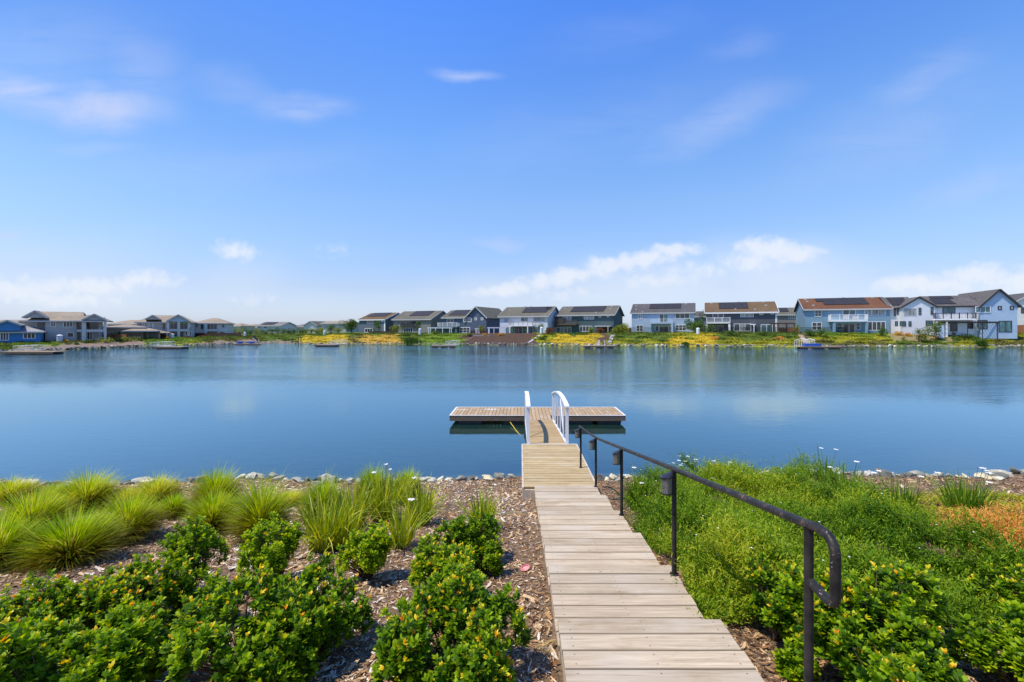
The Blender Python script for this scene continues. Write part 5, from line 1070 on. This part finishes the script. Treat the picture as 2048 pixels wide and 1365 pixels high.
# ------------------------------------------------------------------ far bank: docks, fences, pillars, pergolas, trees, ground cover
WOODF = mat('far_dock_boards', (0.34,0.25,0.16), 0.85, 0.3, 2); GREYD = mat('grey_dock_boards', (0.30,0.28,0.26), 0.85, 0.3, 2); RUST = mat('orange_wood_fence', (0.42,0.17,0.07), 0.85, 0.25, 2.5, stretch=(4,4,1)); DKF = mat('dark_wood_fence', (0.10,0.055,0.04), 0.85, 0.3, 2.5, stretch=(4,4,1))
IRON = mat('black_iron', (0.02,0.022,0.022), 0.5, 0.2, 5); BLUEB = mat('blue_plastic', (0.02,0.10,0.42), 0.4, 0.15, 2); FADEDRAIL = mat('faded_white_rail', (0.52, 0.53, 0.50), 0.6, 0.1, 3); SAIL = mat('black_cloth', (0.012,0.013,0.015), 0.7, 0.3, 2)
def far_dock(px0, px1, py, rx0, rx1, rtop, rbot, label, m=GREYD, arch=False, blue=False):
    D = 900*(H-.35)/(py-657)
    D = min(D, float(np.interp((px0+px1)/2, SH[:,0], SH[:,1]))-.6)
    x0, x1 = (px0-CX)/F*D, (px1-CX)/F*D; e = empty('lake_dock', ((x0+x1)/2, D, 0), label=label, cat='dock', group='small docks on the far shore')
    L = MB(); n = int((x1-x0)/.3)
    for k in range(n): a = -(x1-x0)/2+(x1-x0)*k/n; L.box(a+.01, a+(x1-x0)/n-.01, -1.2, 1.1, .28, .36)
    L.build('deck', m, e); MB().box(-(x1-x0)/2, (x1-x0)/2, -1.26, -1.205, .08, .35).build('fascia', WOOD_DARK, e)
    for f in (.15, .5, .85): MB().box(-(x1-x0)/2+(x1-x0)*f-.4, -(x1-x0)/2+(x1-x0)*f+.4, -1.0, 1.0, -.2, .2).build('float', FLOAT, e)
    # ramp with two white railings, running back to the bank
    Dr = D+1.0; a0 = (rx0-CX)/F*Dr-(x0+x1)/2; a1 = (rx1-CX)/F*Dr-(x0+x1)/2; hh = min(1.3, (rbot-rtop)/F*Dr*(.85 if arch else .62))
    g1 = gz((x0+x1)/2+(a0+a1)/2, D+5.2)+.30
    if arch:                                              # ramp comes towards us
        for (u, du) in ((a0, .1), ((a0+a1)/2, .9)):
            r = MB(); P0 = Vector((u, .3, .36)); P1 = Vector((u+du, 4.8, g1)); Pm = (P0+P1)/2+Vector((0,0,.22))
            r.tube([P0+Vector((0,0,hh*.9)), Pm+Vector((0,0,hh)), P1+Vector((0,0,hh*.9))], .05, 6); r.tube([P0, P1], .05, 6)
            for k in range(7): s = k/6; q = P0.lerp(P1, s); r.tube([q, q+Vector((0,0,hh*(.9+.3*4*s*(1-s)*.6)))], .032, 5)
            r.build('railing', RAILWHITE, e)
        MB().beam((a0+.3, .2, .34), (a0+.8, 4.9, g1-.03), (a1-a0)*.55, .06).build('ramp', m, e)
    else:                                                # ramp alongside the bank, seen from its side
        for dy in (0.9, 2.0):
            r = MB(); r.tube([(a0,dy,.4+hh),((a0+a1)/2,dy,.55+hh),(a1,dy,.5+hh)], .034, 6); r.tube([(a0,dy,.42),(a1,dy,.5)], .03, 6); n = 5
            for k in range(n+1): u = a0+(a1-a0)*k/n; r.tube([(u,dy,.4),(u,dy,.45+hh)], .026, 5)
            for k in range(n): u = a0+(a1-a0)*k/n; v = a0+(a1-a0)*(k+1)/n; r.tube([(u,dy,.45),(v,dy,.45+hh)] if k%2 else [(v,dy,.45),(u,dy,.45+hh)], .016, 5)
            r.build('railing', FADEDRAIL, e)
        MB().box(a0, a1, .95, 1.95, .34, .42).build('ramp', m, e)
    if blue:
        b = MB(); b.box(0, 3.0, 0, .9, 0, .42); o = b.build('storage_box', BLUEB); o.location = ((1606-CX)/F*D, D-.6, .365); tag(o, 'long blue box on the dock below the sky blue house', 'box')
        o2 = MB().box(-.03, 3.03, -.03, .93, .421, .47).build('lid', BLUEB, o)
    return e
far_dock(15, 124, 703, 28, 77, 688, 702, 'brown dock with white side railing at the far left edge', WOODF)
far_dock(318, 373, 693.5, 300, 343, 680, 691, 'dark dock with faded white railing below the pediment house')
far_dock(633, 677, 689.5, 662, 692, 676, 687, 'low dark dock with white railing in front of the orange flowering slope')
far_dock(863, 913, 691, 891, 918, 676, 687, 'dark dock with white railing beside the brown mulch slope')
far_dock(1165, 1231, 691.5, 1198, 1217, 676, 689, 'grey dock with arched white railings below the dark teal house', arch=True)
far_dock(1592, 1682, 693, 1613, 1636, 674, 690, 'brown dock with arched white railings below the sky blue house', WOODF, arch=True, blue=True)
# moored craft and its dock
D = 100.0; x0, x1 = (470-CX)/F*D, (527-CX)/F*D
e = empty('lake_dock', ((x0+x1)/2, D, 0), label='low dark dock carrying blue craft at centre left', cat='dock', group='small docks on the far shore'); m = MB(); n = 16
for k in range(n): a = -(x1-x0)/2+(x1-x0)*k/n; m.box(a+.01, a+(x1-x0)/n-.01, -1, 1, .2, .3)
m.build('deck', GREYD, e); MB().box(-(x1-x0)/2, (x1-x0)/2, -1.06, -1.005, .02, .29).build('fascia', WOOD_DARK, e)
def craft(px0, px1, y, label):
    xa, xb = (px0-CX)/F*D, (px1-CX)/F*D; L = xb-xa; m = MB(); b = 0; st = [(0,.05,.30),(.12,.55,.12),(.35,.85,.0),(.65,.85,.0),(.88,.55,.10),(1,.05,.28)]; V = []
    for (s, w, zb) in st: V += [(L*s,-w/2,.42),(L*s,-w/3,zb+.02),(L*s,w/3,zb+.02),(L*s,w/2,.42)]
    Fc = [(i*4+k, i*4+(k+1)%4, i*4+4+(k+1)%4, i*4+4+k) for i in range(5) for k in range(4)]+[(3,2,1,0),(20,21,22,23)]
    o = m.add(V, Fc).build('kayak', BLUEB); o.location = (xa, y, .305); return tag(o, label, 'kayak', 'blue kayaks on the dock')
craft(474, 490, D-.4, 'left one of two blue kayaks on the dark dock'); craft(498, 512, D-.4, 'right one of two blue kayaks on the dock, under the folded black sail')
e = empty('folded_sail', ((508-CX)/F*D, D+.5, .3), label='leaning black cloth sail on a white curved pole at centre left', cat='sail')
MB().tube([(-.6,0,1.1),(-.1,0,.9),(.4,0,.4),(.6,0,0)], .05, 6).build('pole', RAILWHITE, e); MB().add([(-.65,-.05,1.75),(-.2,-.05,1.6),(.55,-.05,.9),(.62,-.05,.1),(.2,-.05,.75),(-.4,-.05,1.15)]+[(-.65,.05,1.75),(-.2,.05,1.6),(.55,.05,.9),(.62,.05,.1),(.2,.05,.75),(-.4,.05,1.15)], [(0,1,2,3,4,5),(11,10,9,8,7,6)]+[(i,(i+6),((i+1)%6)+6,(i+1)%6) for i in range(6)]).build('cloth', SAIL, e)
for (px, py0, py1) in ((596.5,676,690),(602,677,690)):
    x, y = shore_pt(px); y -= .8
    tag(MB().tube([(0,0,-1),(0,0,(py1-py0)/F*y)], .1, 8).build('mooring_pile', IRON), 'thin dark mooring pile, %s of the pair in the water left of the yellow slope' % ('left' if px < 600 else 'right'), 'pile', 'mooring piles').location = ((px-CX)/F*y, y, 0)
# white domed pillars
def crest(px): 
    D = float(np.interp(px, SH[:,0], SH[:,1]))+float(np.interp(px, CW[:,0], CW[:,1])); return (px-CX)/F*D, D
WP = mat('white_pillar_paint', (0.62,0.66,0.70), 0.7, 0.06, 2)
for (px, w, py0, py1, where) in ((119.5,9,668,681.5,'in front of the big grey stucco house'),(344,7,665,674.5,'below the house with the pediment'),(490,4,664,672,'by the bushes at centre left'),(649,4,663,671.5,'at the left end of the yellow slope'),(840,5.5,661,673,'in front of the taupe house'),(1083,6,658,672,'between the white and teal houses'),(1396,6.5,655.5,667.5,'between the light blue and charcoal houses')):
    x, y = crest(px); y -= 1.5; x = (px-CX)/F*y; z = gz(x, y); r = w/2/F*y; hh = (py1-py0)/F*y
    o = MB().lathe([(r,-.4),(r,hh*.80),(r*1.08,hh*.80),(r*1.08,hh*.86),(r*.8,hh*.94),(r*.35,hh),(.02,hh*1.02)], (0,0,0), 12).build('domed_pillar', WP, smooth=True); o.location = (x, y, z)
    tag(o, 'short white domed pillar '+where, 'pillar', 'white domed pillars on the far bank')
# fences
def iron_fence(px0, px1, off, label, hgt=1.35):
    e = None; n = max(2, int((px1-px0)/4)); pts = []
    for k in range(n+1):
        px = px0+(px1-px0)*k/n; D = float(np.interp(px, SH[:,0], SH[:,1]))+float(np.interp(px, CW[:,0], CW[:,1]))+off; x = (px-CX)/F*D; pts.append(Vector((x, D, gz(x, D))))
    e = empty('iron_fence', pts[0], label=label, cat='fence', group='black iron garden fences'); o0 = pts[0]; m = MB(); b = MB()
    for k in range(n):
        p, q = pts[k]-o0, pts[k+1]-o0
        for z in (.12, hgt-.08): m.beam(p+Vector((0,0,z)), q+Vector((0,0,z)), .03, .04)
        for j in range(4): c = p.lerp(q, j/4); m.beam(c+Vector((0,0,.1)), c+Vector((0,0,hgt-.05)), .016, .016, (1,0,0))
        b.beam(p-Vector((0,0,.2)), p+Vector((0,0,hgt+.05)), .06, .06, (1,0,0))
    m.build('rail_panel', IRON, e); b.build('post', IRON, e)
iron_fence(1264, 1344, 2, 'black iron fence in front of the light powder blue house'); iron_fence(1405, 1592, 2, 'black iron fence in front of the charcoal house'); iron_fence(1600, 1784, 2, 'black iron fence in front of the sky blue house')
iron_fence(1890, 2046, 2, 'black iron fence in front of the white and pale blue house'); iron_fence(-20, 95, 2, 'thin iron fence in front of the bright blue house'); iron_fence(125, 210, 3, 'thin iron fence in front of the big grey stucco house')
def board_fence(px0, px1, D, py0, py1, m, label):
    x0, x1 = (px0-CX)/F*D, (px1-CX)/F*D; zt = H+(HZ-py0)/F*D; zb = gz((x0+x1)/2, D)-.3
    e = empty('board_fence', (x0, D, zb), label=label, cat='fence', group='wooden board fences'); n = max(3, int((x1-x0)/.18)); b = MB()
    for k in range(n): a = (x1-x0)*k/n; b.box(a+.008, a+(x1-x0)/n-.008, 0, .03+.004*(k%2), 0, zt-zb-.05+rnd.uniform(-.01,.01))
    b.build('boards', m, e)
    for k in range(0, max(2, int((x1-x0)/2.4))+1):
        c = (x1-x0)*k/max(2, int((x1-x0)/2.4)); MB().box(c-.06, c+.06, -.05, -.002, 0, zt-zb).build('post', m, e)
board_fence(1780, 1832, 102, 653.5, 664, RUST, 'orange wood fence between the sky blue and white houses'); board_fence(2034, 2060, 100, 650, 664, RUST, 'orange wood fence at the right edge of the photo')
board_fence(82, 117, 100, 670.5, 681, DKF, 'brown wood fence between the bright blue and grey stucco houses'); board_fence(196, 252, 103, 668.5, 677, RUST, 'orange-brown wood fence beside the low beige house')
board_fence(320, 345, 114, 667, 673, DKF, 'dark wood fence left of the domed pillar under the pediment house'); board_fence(388, 482, 124, 666, 672, DKF, 'long dark wood fence by the hip-roofed grey house'); board_fence(1556, 1597, 112, 656, 667, RUST, 'rust wood fence between the charcoal and sky blue houses')
board_fence(1093, 1112, 116, 655, 668, DKF, 'dark wood fence between the white and teal houses'); board_fence(1225, 1262, 120, 656, 667, DKF, 'dark wood fence between the teal and light blue houses'); board_fence(942, 975, 128, 661, 671, DKF, 'dark wood fence beside the slate blue gable'); board_fence(738, 790, 140, 662.5, 670, DKF, 'dark wood fence between the slate grey and taupe houses')
# pergolas
def pergola(px0, px1, D, pyt, pyb, m, label, n=4, roof=None, name='pergola'):
    pw = .05 if m is BTRIM else .09
    x0, x1 = (px0-CX)/F*D, (px1-CX)/F*D; zt = H+(HZ-pyt)/F*D; zb = min(H+(HZ-pyb)/F*D, 9); zg = gz((x0+x1)/2, D)-.1; zb = min(zb, zg) if True else zb
    e = empty(name, (x0, D, zb), label=label, cat='pergola' if not roof else 'gazebo'); w = x1-x0; h = zt-zb
    for k in range(n):
        c = .1+(w-.2)*k/(n-1); MB().box(c-pw, c+pw, 0, 2*pw, 0, h-.32).build('post', m, e)
    for k in (0, n-1): c = .1+(w-.2)*k/(n-1); MB().box(c-pw, c+pw, 3.0, 3.0+2*pw, 0, h-.32).build('post', m, e)
    if roof:
        MB().add([(-.3,-.3,h-.7),(w+.3,-.3,h-.7),(w+.3,3.5,h-.7),(-.3,3.5,h-.7),(w/2,1.6,h)], [(0,1,4),(1,2,4),(2,3,4),(3,0,4),(3,2,1,0)]).build('roof', roof, e)
    else:
        MB().box(-.2, w+.2, .02, .16, h-.32, h-.10).build('beam', m, e); MB().box(-.2, w+.2, 3.02, 3.16, h-.32, h-.10).build('beam', m, e); b = MB()
        for k in range(int(w/.45)+1): c = k*.45; b.box(c-.04, c+.04, -.35, 3.5, h-.098, h)
        b.build('rafters', m, e)
pergola(856, 900, 119, 654.8, 671, WTRIM, 'white pergola in front of the slate blue house balcony', 4); pergola(976, 1011, 116, 654.5, 671, WTRIM, 'white pergola left of the house with green curtains', 4)
pergola(293, 319, 108, 660.5, 674.5, TAN, 'small tan gazebo on the lawn below the pediment house', 2, RG, 'gazebo'); pergola(1905, 1996, 94, 643.5, 665, BTRIM, 'thin black pergola frame on the patio of the white and pale blue house', 4)
pergola(1556, 1590, 106, 646, 667.5, BRTRIM, 'dark patio cover right of the charcoal house', 3); pergola(951, 958, 122, 656.5, 671, WTRIM, 'narrow white garden arch beside the slate blue gable', 2)
# bank paths and steps
def strip_path(pts, w, m, label, name='bank_path'):
    b = MB(); P = [gpt(*p) for p in pts]
    for i in range(len(P)-1):
        a, c = Vector(P[i]), Vector(P[i+1]); nseg = 10
        for k in range(nseg):
            p = a.lerp(c, k/nseg); q = a.lerp(c, (k+.92)/nseg); z = gz(p.x, p.y)+.10; zq = gz(q.x, q.y)+.10
            b.add([(p.x-w/2,p.y,z-.3),(p.x+w/2,p.y,z-.3),(q.x+w/2,q.y,zq-.3),(q.x-w/2,q.y,zq-.3),(p.x-w/2,p.y,z),(p.x+w/2,p.y,z),(q.x+w/2,q.y,zq),(q.x-w/2,q.y,zq)], [(0,3,2,1),(4,5,6,7),(0,1,5,4),(1,2,6,5),(2,3,7,6),(3,0,4,7)])
    tag(b.build(name, m), label, 'steps')
strip_path([(1057,686),(1080,671)], .5, GTRIM, 'pale stone edging running up the slope right of the brown mulch'); strip_path([(1219,686),(1226,671)], .9, GREYD, 'grey wooden steps up the bank below the dark teal house', 'bank_steps')
strip_path([(1611,686),(1600,670)], 1.0, WOODF, 'brown steps up the bank below the sky blue house', 'bank_steps'); strip_path([(927,686),(948,674)], .8, DKF, 'brown path climbing beside the mulch slope')
tag(MB().box(0, 22, 0, .3, -.3, .16).build('low_retaining_wall', GTRIM), 'thin pale retaining wall along the top of the brown mulch slope', 'wall').location = (lambda p: (p[0], p[1], p[2]))(gpt(945, 672.5))
# trees and bushes on the far bank
TG = leafmat('far_tree_leaf', [(0.0,(0.02,0.055,0.008)),(0.5,(0.06,0.125,0.012)),(1.0,(0.15,0.21,0.02))], 0.6, 0.25, 0.2)
TY = leafmat('far_yellow_green_leaf', [(0.0,(0.07,0.12,0.01)),(0.5,(0.17,0.21,0.015)),(1.0,(0.32,0.30,0.03))], 0.6, 0.25, 0.2)
TO = leafmat('far_orange_flower', [(0.0,(0.30,0.13,0.02)),(0.5,(0.55,0.30,0.03)),(1.0,(0.70,0.45,0.06))], 0.6, 0.2, 0.2)
TR = leafmat('far_red_leaf', [(0.0,(0.06,0.02,0.015)),(0.5,(0.16,0.05,0.02)),(1.0,(0.30,0.12,0.03))], 0.6, 0.2, 0.2)
BARK = mat('tree_bark', (0.10,0.08,0.06), 0.9, 0.3, 6)
def tree(px, D, py0, py1, wpx, label, m=TG, n=900, trunk=.25, name='tree', cat='tree', group=None, shape=1.0):
    x = (px-CX)/F*D; zt = H+(HZ-py0)/F*D; zb = gz(x, D); h = max(zt-zb, .4); w = wpx/F*D; e = empty(name, (x, D, zb), label=label, cat=cat, group=group)
    nl = 12; lc = np.stack([rng.normal(0, .24*w, nl), rng.normal(0, .24*w, nl), h*(trunk+(1-trunk)*rng.uniform(.15, .85, nl))], -1); ls = w*rng.uniform(.16, .30, nl)
    hz = (lc[:,2]/h-trunk)/(1-trunk); lc[:,:2] *= (1-.6*np.clip(hz-.4, 0, 1)*shape)[:,None]
    li = rng.integers(0, nl, n); v = nrm(rng.normal(size=(n,3))); C = lc[li]+v*(ls[li]*rng.uniform(.55, 1.05, n))[:,None]*np.array([1,1,min(1.2, .9*h/w+.2)]); C[:,2] = np.clip(C[:,2], h*trunk*.6, h*1.02)
    L = rng.uniform(.14, .30, n)*min(1.0, .45+w/8); P, Ws, _ = leaves('f', C, nrm(v+rng.normal(0, .7, (n,3))), L, L*.7, None, K=3, prof=(.5,1,.4))
    link('crown', strips('crown', P, Ws, np.clip(rng.beta(2, 2, n)*.8+.1+rng.normal(0, .18, nl)[li], 0, 1)), m, e)
    b = MB(); b.tube([(0,0,-.2),(.02*w,0,h*.35),(0,0,h*.7)], [.05*w*.6+.03, .035*w*.6+.02, .02], 7)
    for j in range(5): c = lc[j]; b.tube([(0,0,h*(trunk*.8)), tuple(np.array(c)*[.5,.5,.8]), tuple(c)], [.03*w*.5+.015,.02,.012], 5)
    b.build('trunk', BARK, e); return e
T_ = [(703,140,640,672,34,'broad round green tree in front of the slate grey house','g',2600,.2),(756,132,642,670,17,'narrow upright green tree in front of the slate grey house','g',1200,.15),(794,130,651,671,22,'rounded light green tree left of the taupe house','y',1200,.15),
 (837,126,641,664,11,'slim green tree above the pillar of the taupe house','g',900,.25),(962,122,652,671,13,'yellow-flowering shrub tree beside the slate blue gable','y',700,.2),(960,123,652,668,7,'dark red-leaved small tree by the narrow white arch','r',500,.2),
 (1084,113,649,671,15,'small palm-like green tree at the right of the white middle house','g',800,.3),(1097,110,655,672,16,'loose reddish bush between the white and teal houses','r',600,.1),(1243,112,648,668,30,'yellow-green rounded shrub between the teal and light blue houses','y',1900,.05),
 (1393,110,640,667,40,'dense dark green tree between the light blue and charcoal houses','g',2800,.05),(1182,112,655,670,13,'small light green tree in front of the dark teal house','y',700,.2),(1200,112,657,672,16,'bronze leaved shrub under the patio roof of the teal house','r',700,.1),
 (1872,94,645,668,26,'spiky green palm-like shrub left of the white balcony','g',1300,.2),(1850,93,652,668,22,'grey-green feathery bush beside the orange fence','y',900,.1),(1838,92,655,668,16,'low green bush in front of the orange fence','g',600,.05),
 (108,96,664,681,18,'small yellow-green tree in front of the brown fence at left','y',800,.2),(237,104,664,678,13,'round bright green small tree by the low beige house','g',800,.2),(206,125,632,660,16,'dark tree top rising behind the big grey stucco house','g',800,.1),(278,140,638,660,7,'thin tree behind the low beige house','g',300,.3),
 (662,140,650,671,18,'dark green conical tree left of the round green tree','g',1200,.1),(676,136,655,671,18,'grey-green bush left of the round green tree','y',900,.05),(1405,150,617,660,20,'dark tree showing behind the roof of the hidden house','g',900,.2),(1240,190,648,668,40,'distant hedge of trees between the teal and light blue houses','y',1500,.05),
 (1620,99,660,671,22,'low dark green shrub left of the sky blue house patio','g',800,.0),(1642,98,657,671,18,'dark leafy shrub in front of the sky blue house window','g',700,.0),(1764,98,652,668,18,'dark shrub at the right corner of the sky blue house','g',700,.05),(1594,104,650,668,10,'green bush over the rust fence','y',400,.1)]
for (px, D, a, b, w, lab, c, n, tr) in T_: tree(px, D, a, b, w, lab, {'g': TG, 'y': TY, 'r': TR}[c], n, tr, name='tree' if (b-a) > 14 else 'bush', cat='tree' if (b-a) > 14 else 'bush')
k = 0
for px in list(range(468, 648, 11)):
    k += 1; D = 145+rnd.uniform(-6, 6); tree(px, D, (655.5 if k%2 else 659)+rnd.uniform(-.8, .8), 670, 17, ('tall' if k%2 else 'low')+' leafy bush at centre left, '+('just left of the sail' if px < 485 else 'behind the sail' if px < 510 else 'right of the sail' if px < 530 else 'below the white solar house' if px < 562 else 'below the yellow-walled house' if px < 590 else 'above the mooring piles' if px < 610 else 'below the pale gabled house' if px < 630 else 'at the right end of its row'), TY if rnd.random() < .5 else TG, 600, .0, 'bush', 'bush', 'row of bushes before the distant houses')
for (px, py, w, c, lab) in ((105,681,9,'o','round orange-yellow flowering bush, left of three by the pillar'),(118,682,9,'o','round orange-yellow flowering bush, middle of three by the pillar'),(131,683,9,'o','round orange-yellow flowering bush, right of three by the pillar'),
   (152,690,10,'g','low dark green mound on the gravel slope'),(355,675.5,9,'o','orange flowering bush right of the domed pillar under the pediment house'),(337,677,7,'o','small orange flowers left of the domed pillar'),(375,676,8,'r','low red bush beside the orange ones'),(392,674.5,10,'r','reddish shrub at the left of the hip-roofed house'),(402,675,9,'r','dark red shrub right of the reddish one'),(411,672,12,'g','green shrub in front of the hip-roofed house'),
   (969,671,9,'o','orange flowering bush by the dark fence on the mulch slope top'),(1002,671.5,14,'o','golden flower row at the top of the mulch slope'),(938,673,18,'g','dark green low hedge above the brown path'),(1800,671,20,'o','orange flower patch in front of the orange fence'),(1815,672.5,16,'o','second orange flower patch right of the first one'),(1842,674,12,'o','third small orange flower patch on the slope'),(1875,677,12,'o','lowest orange flower patch on the right slope'),
   (1920,669,18,'o','orange flowers below the black pergola'),(1958,672,12,'o','orange flowers right of the black pergola'),(1908,672,20,'g','dark green mat shrub below the white balcony'),(1935,678,30,'g','green reedy mat on the right bank'),(2020,672,8,'g','small dark shrub on the right bank'),(1090,675,10,'g','dark small shrub on the slope above the yellow flowers'),(1085,680,16,'g','green clump at the left end of the yellow flowers'),
   (1430,679,16,'d','dry straw-coloured shrub left on the bank below the charcoal house'),(1558,680,18,'d','dry straw-coloured shrub right on the bank below the charcoal house'),(1462,672,30,'g','long green low hedge below the charcoal house'),(1520,671,30,'g','second green low hedge below the charcoal house'),(1652,676,12,'g','green tuft right of the white arched railing'),(870,669.5,22,'g','low bushes under the white pergola'),(815,672,20,'g','dark hedge in front of the taupe house'),
   (5,685,14,'g','green bush at the left edge below the bright blue house'),(65,683,30,'g','low hedge below the bright blue house'),(210,686,30,'y','olive shrubs at the top of the gravel slope'),(255,684,30,'y','olive shrubs further right on the gravel slope'),(175,686,16,'g','green shrub on the crest before the big grey stucco house')):
    x, y, z = gpt(px, py); mm = {'o': TO, 'g': TG, 'y': TY, 'r': TR, 'd': DEAD}[c]
    tree(px, y, py-max(3.2, w*.33), py, w, lab, mm, 420, .0, 'flowering_bush' if c == 'o' else 'bush', 'bush')
def reeds(px, py0, py1, w, label):
    x, y = shore_pt(px); y += .2; hh = (py1-py0)/F*y; n = 260; b = np.stack([rng.normal(0, w/F*y*.3, n), rng.normal(0, .4, n), 0*np.arange(n)], -1); s = np.linspace(0, 1, 4)[None,:,None]
    d = nrm(np.stack([rng.normal(0, .22, n), rng.normal(0, .2, n), np.ones(n)], -1)); P = b[:,None]+d[:,None]*s*(hh*rng.uniform(.6, 1.05, n))[:,None,None]; Wd = np.tile(np.array([1,0,0.]), (n,1))[:,None]*np.array([.05,.045,.035,.01])[None,:,None]
    e = empty('reed_clump', (x, y, gz(x, y)-.05), label=label, cat='reeds', group='reed clumps at the far waterline'); link('blades', strips('blades', P, Wd, rng.beta(2, 3, n)), TG, e)
reeds(823, 677, 690, 24, 'tall reed clump at the waterline below the taupe house'); reeds(1965, 681, 695, 12, 'leaning reed clump at the waterline of the right bank'); reeds(1372, 683, 691, 8, 'small reed tuft at the waterline below the light blue house')
# bank ground cover: thousands of small tufts coloured by the planting zones
def bank_tufts(name, label, sel, n, hmin, hmax):
    px = rng.uniform(-60, 2110, n); s = rng.uniform(.09, 1.25, n); D = np.interp(px, SH[:,0], SH[:,1])+s*np.interp(px, CW[:,0], CW[:,1]); x = (px-CX)/F*D
    c = cover(px, s); lum = c@np.array([.3,.6,.1]); ok = sel(c); x, D, c, px = x[ok], D[ok], c[ok], px[ok]; n = len(x)
    K = 3; idx = np.repeat(np.arange(n), K); B = np.stack([x, D, ground(x, D)], -1)[idx]+rng.normal(0, .12, (n*K,3))*np.array([1,1,.2]); d = nrm(np.stack([rng.normal(0,.6,n*K), rng.normal(0,.6,n*K), np.ones(n*K)], -1))
    clump = (.5+.5*np.sin(x*.9+np.sin(D*.7)*2))*(.5+.5*np.sin(D*1.7+x*.4)); L = (hmin+(hmax-hmin)*clump[idx])*rng.uniform(.6, 1.2, n*K); P, Ws, _ = leaves('t', B, d, L, L*.9+.06, None, K=3, prof=(.8,1,.3))
    gm = (rng.random((n*K,1)) < (.38 if 'yellow' in name else .12)); cc = np.where(gm, np.array([.15,.19,.02]), c[idx])*rng.uniform(.78, 1.25, (n*K,1))*(1+rng.normal(0, .06, (n*K,3))); me = strips(name, P, Ws, np.zeros(n*K)); cv = np.repeat(np.clip(cc, 0, 1), 6, 0)
    a = me.attributes.new('cover', 'FLOAT_COLOR', 'POINT'); a.data.foreach_set('color', np.c_[cv, np.ones(len(cv))].astype(np.float32).ravel())
    tag(link(name, me, TUFT), label, 'ground cover', kind='stuff')
m, t, out = newmat('bank_plants'); a = N('ShaderNodeAttribute', t, attribute_name='cover'); p = N('ShaderNodeBsdfPrincipled', t); p.inputs['Roughness'].default_value = .7; p.inputs['Specular IOR Level'].default_value = .2; t.links.new(a.outputs['Color'], p.inputs['Base Color'])
tr_ = N('ShaderNodeBsdfTranslucent', t); t.links.new(a.outputs['Color'], tr_.inputs[0]); mx = N('ShaderNodeMixShader', t); mx.inputs[0].default_value = .3; t.links.new(p.outputs[0], mx.inputs[1]); t.links.new(tr_.outputs[0], mx.inputs[2]); t.links.new(mx.outputs[0], out.inputs[0]); TUFT = m
isy = lambda c: c[:,0] > .33
isg = lambda c: (c[:,0] <= .33)&(c[:,1] > c[:,0]*.85)&(c[:,2] < .1)
bank_tufts('yellow_bank_flowers', 'masses of yellow and orange low flowers on the far bank slopes', isy, 30000, .08, .24)
bank_tufts('green_bank_cover', 'green low plants and lawn covering the far bank', isg, 46000, .08, .36)

# ------------------------------------------------------------------ look-alikes in one spot are told apart by their order from the left
byl = {}
for o in COL.objects:
    if o.parent is None and o.name.split('.')[0] in ('rock', 'bush') and o.get('label'): byl.setdefault(o['label'], []).append(o)
ORD = ['leftmost', 'second from left', 'third from left', 'fourth from left', 'fifth from left', 'sixth from left', 'seventh from left', 'eighth from left', 'ninth from left']
for lab, os_ in byl.items():
    if len(os_) < 2: continue
    os_.sort(key=lambda o: o.location.x/max(o.location.y, 1))
    for i, o in enumerate(os_):
        w = 'rightmost' if i == len(os_)-1 else ORD[min(i, 8)]
        new = lab+', '+('leftmost' if i == 0 else w)
        if len(new.split()) <= 16: o['label'] = new
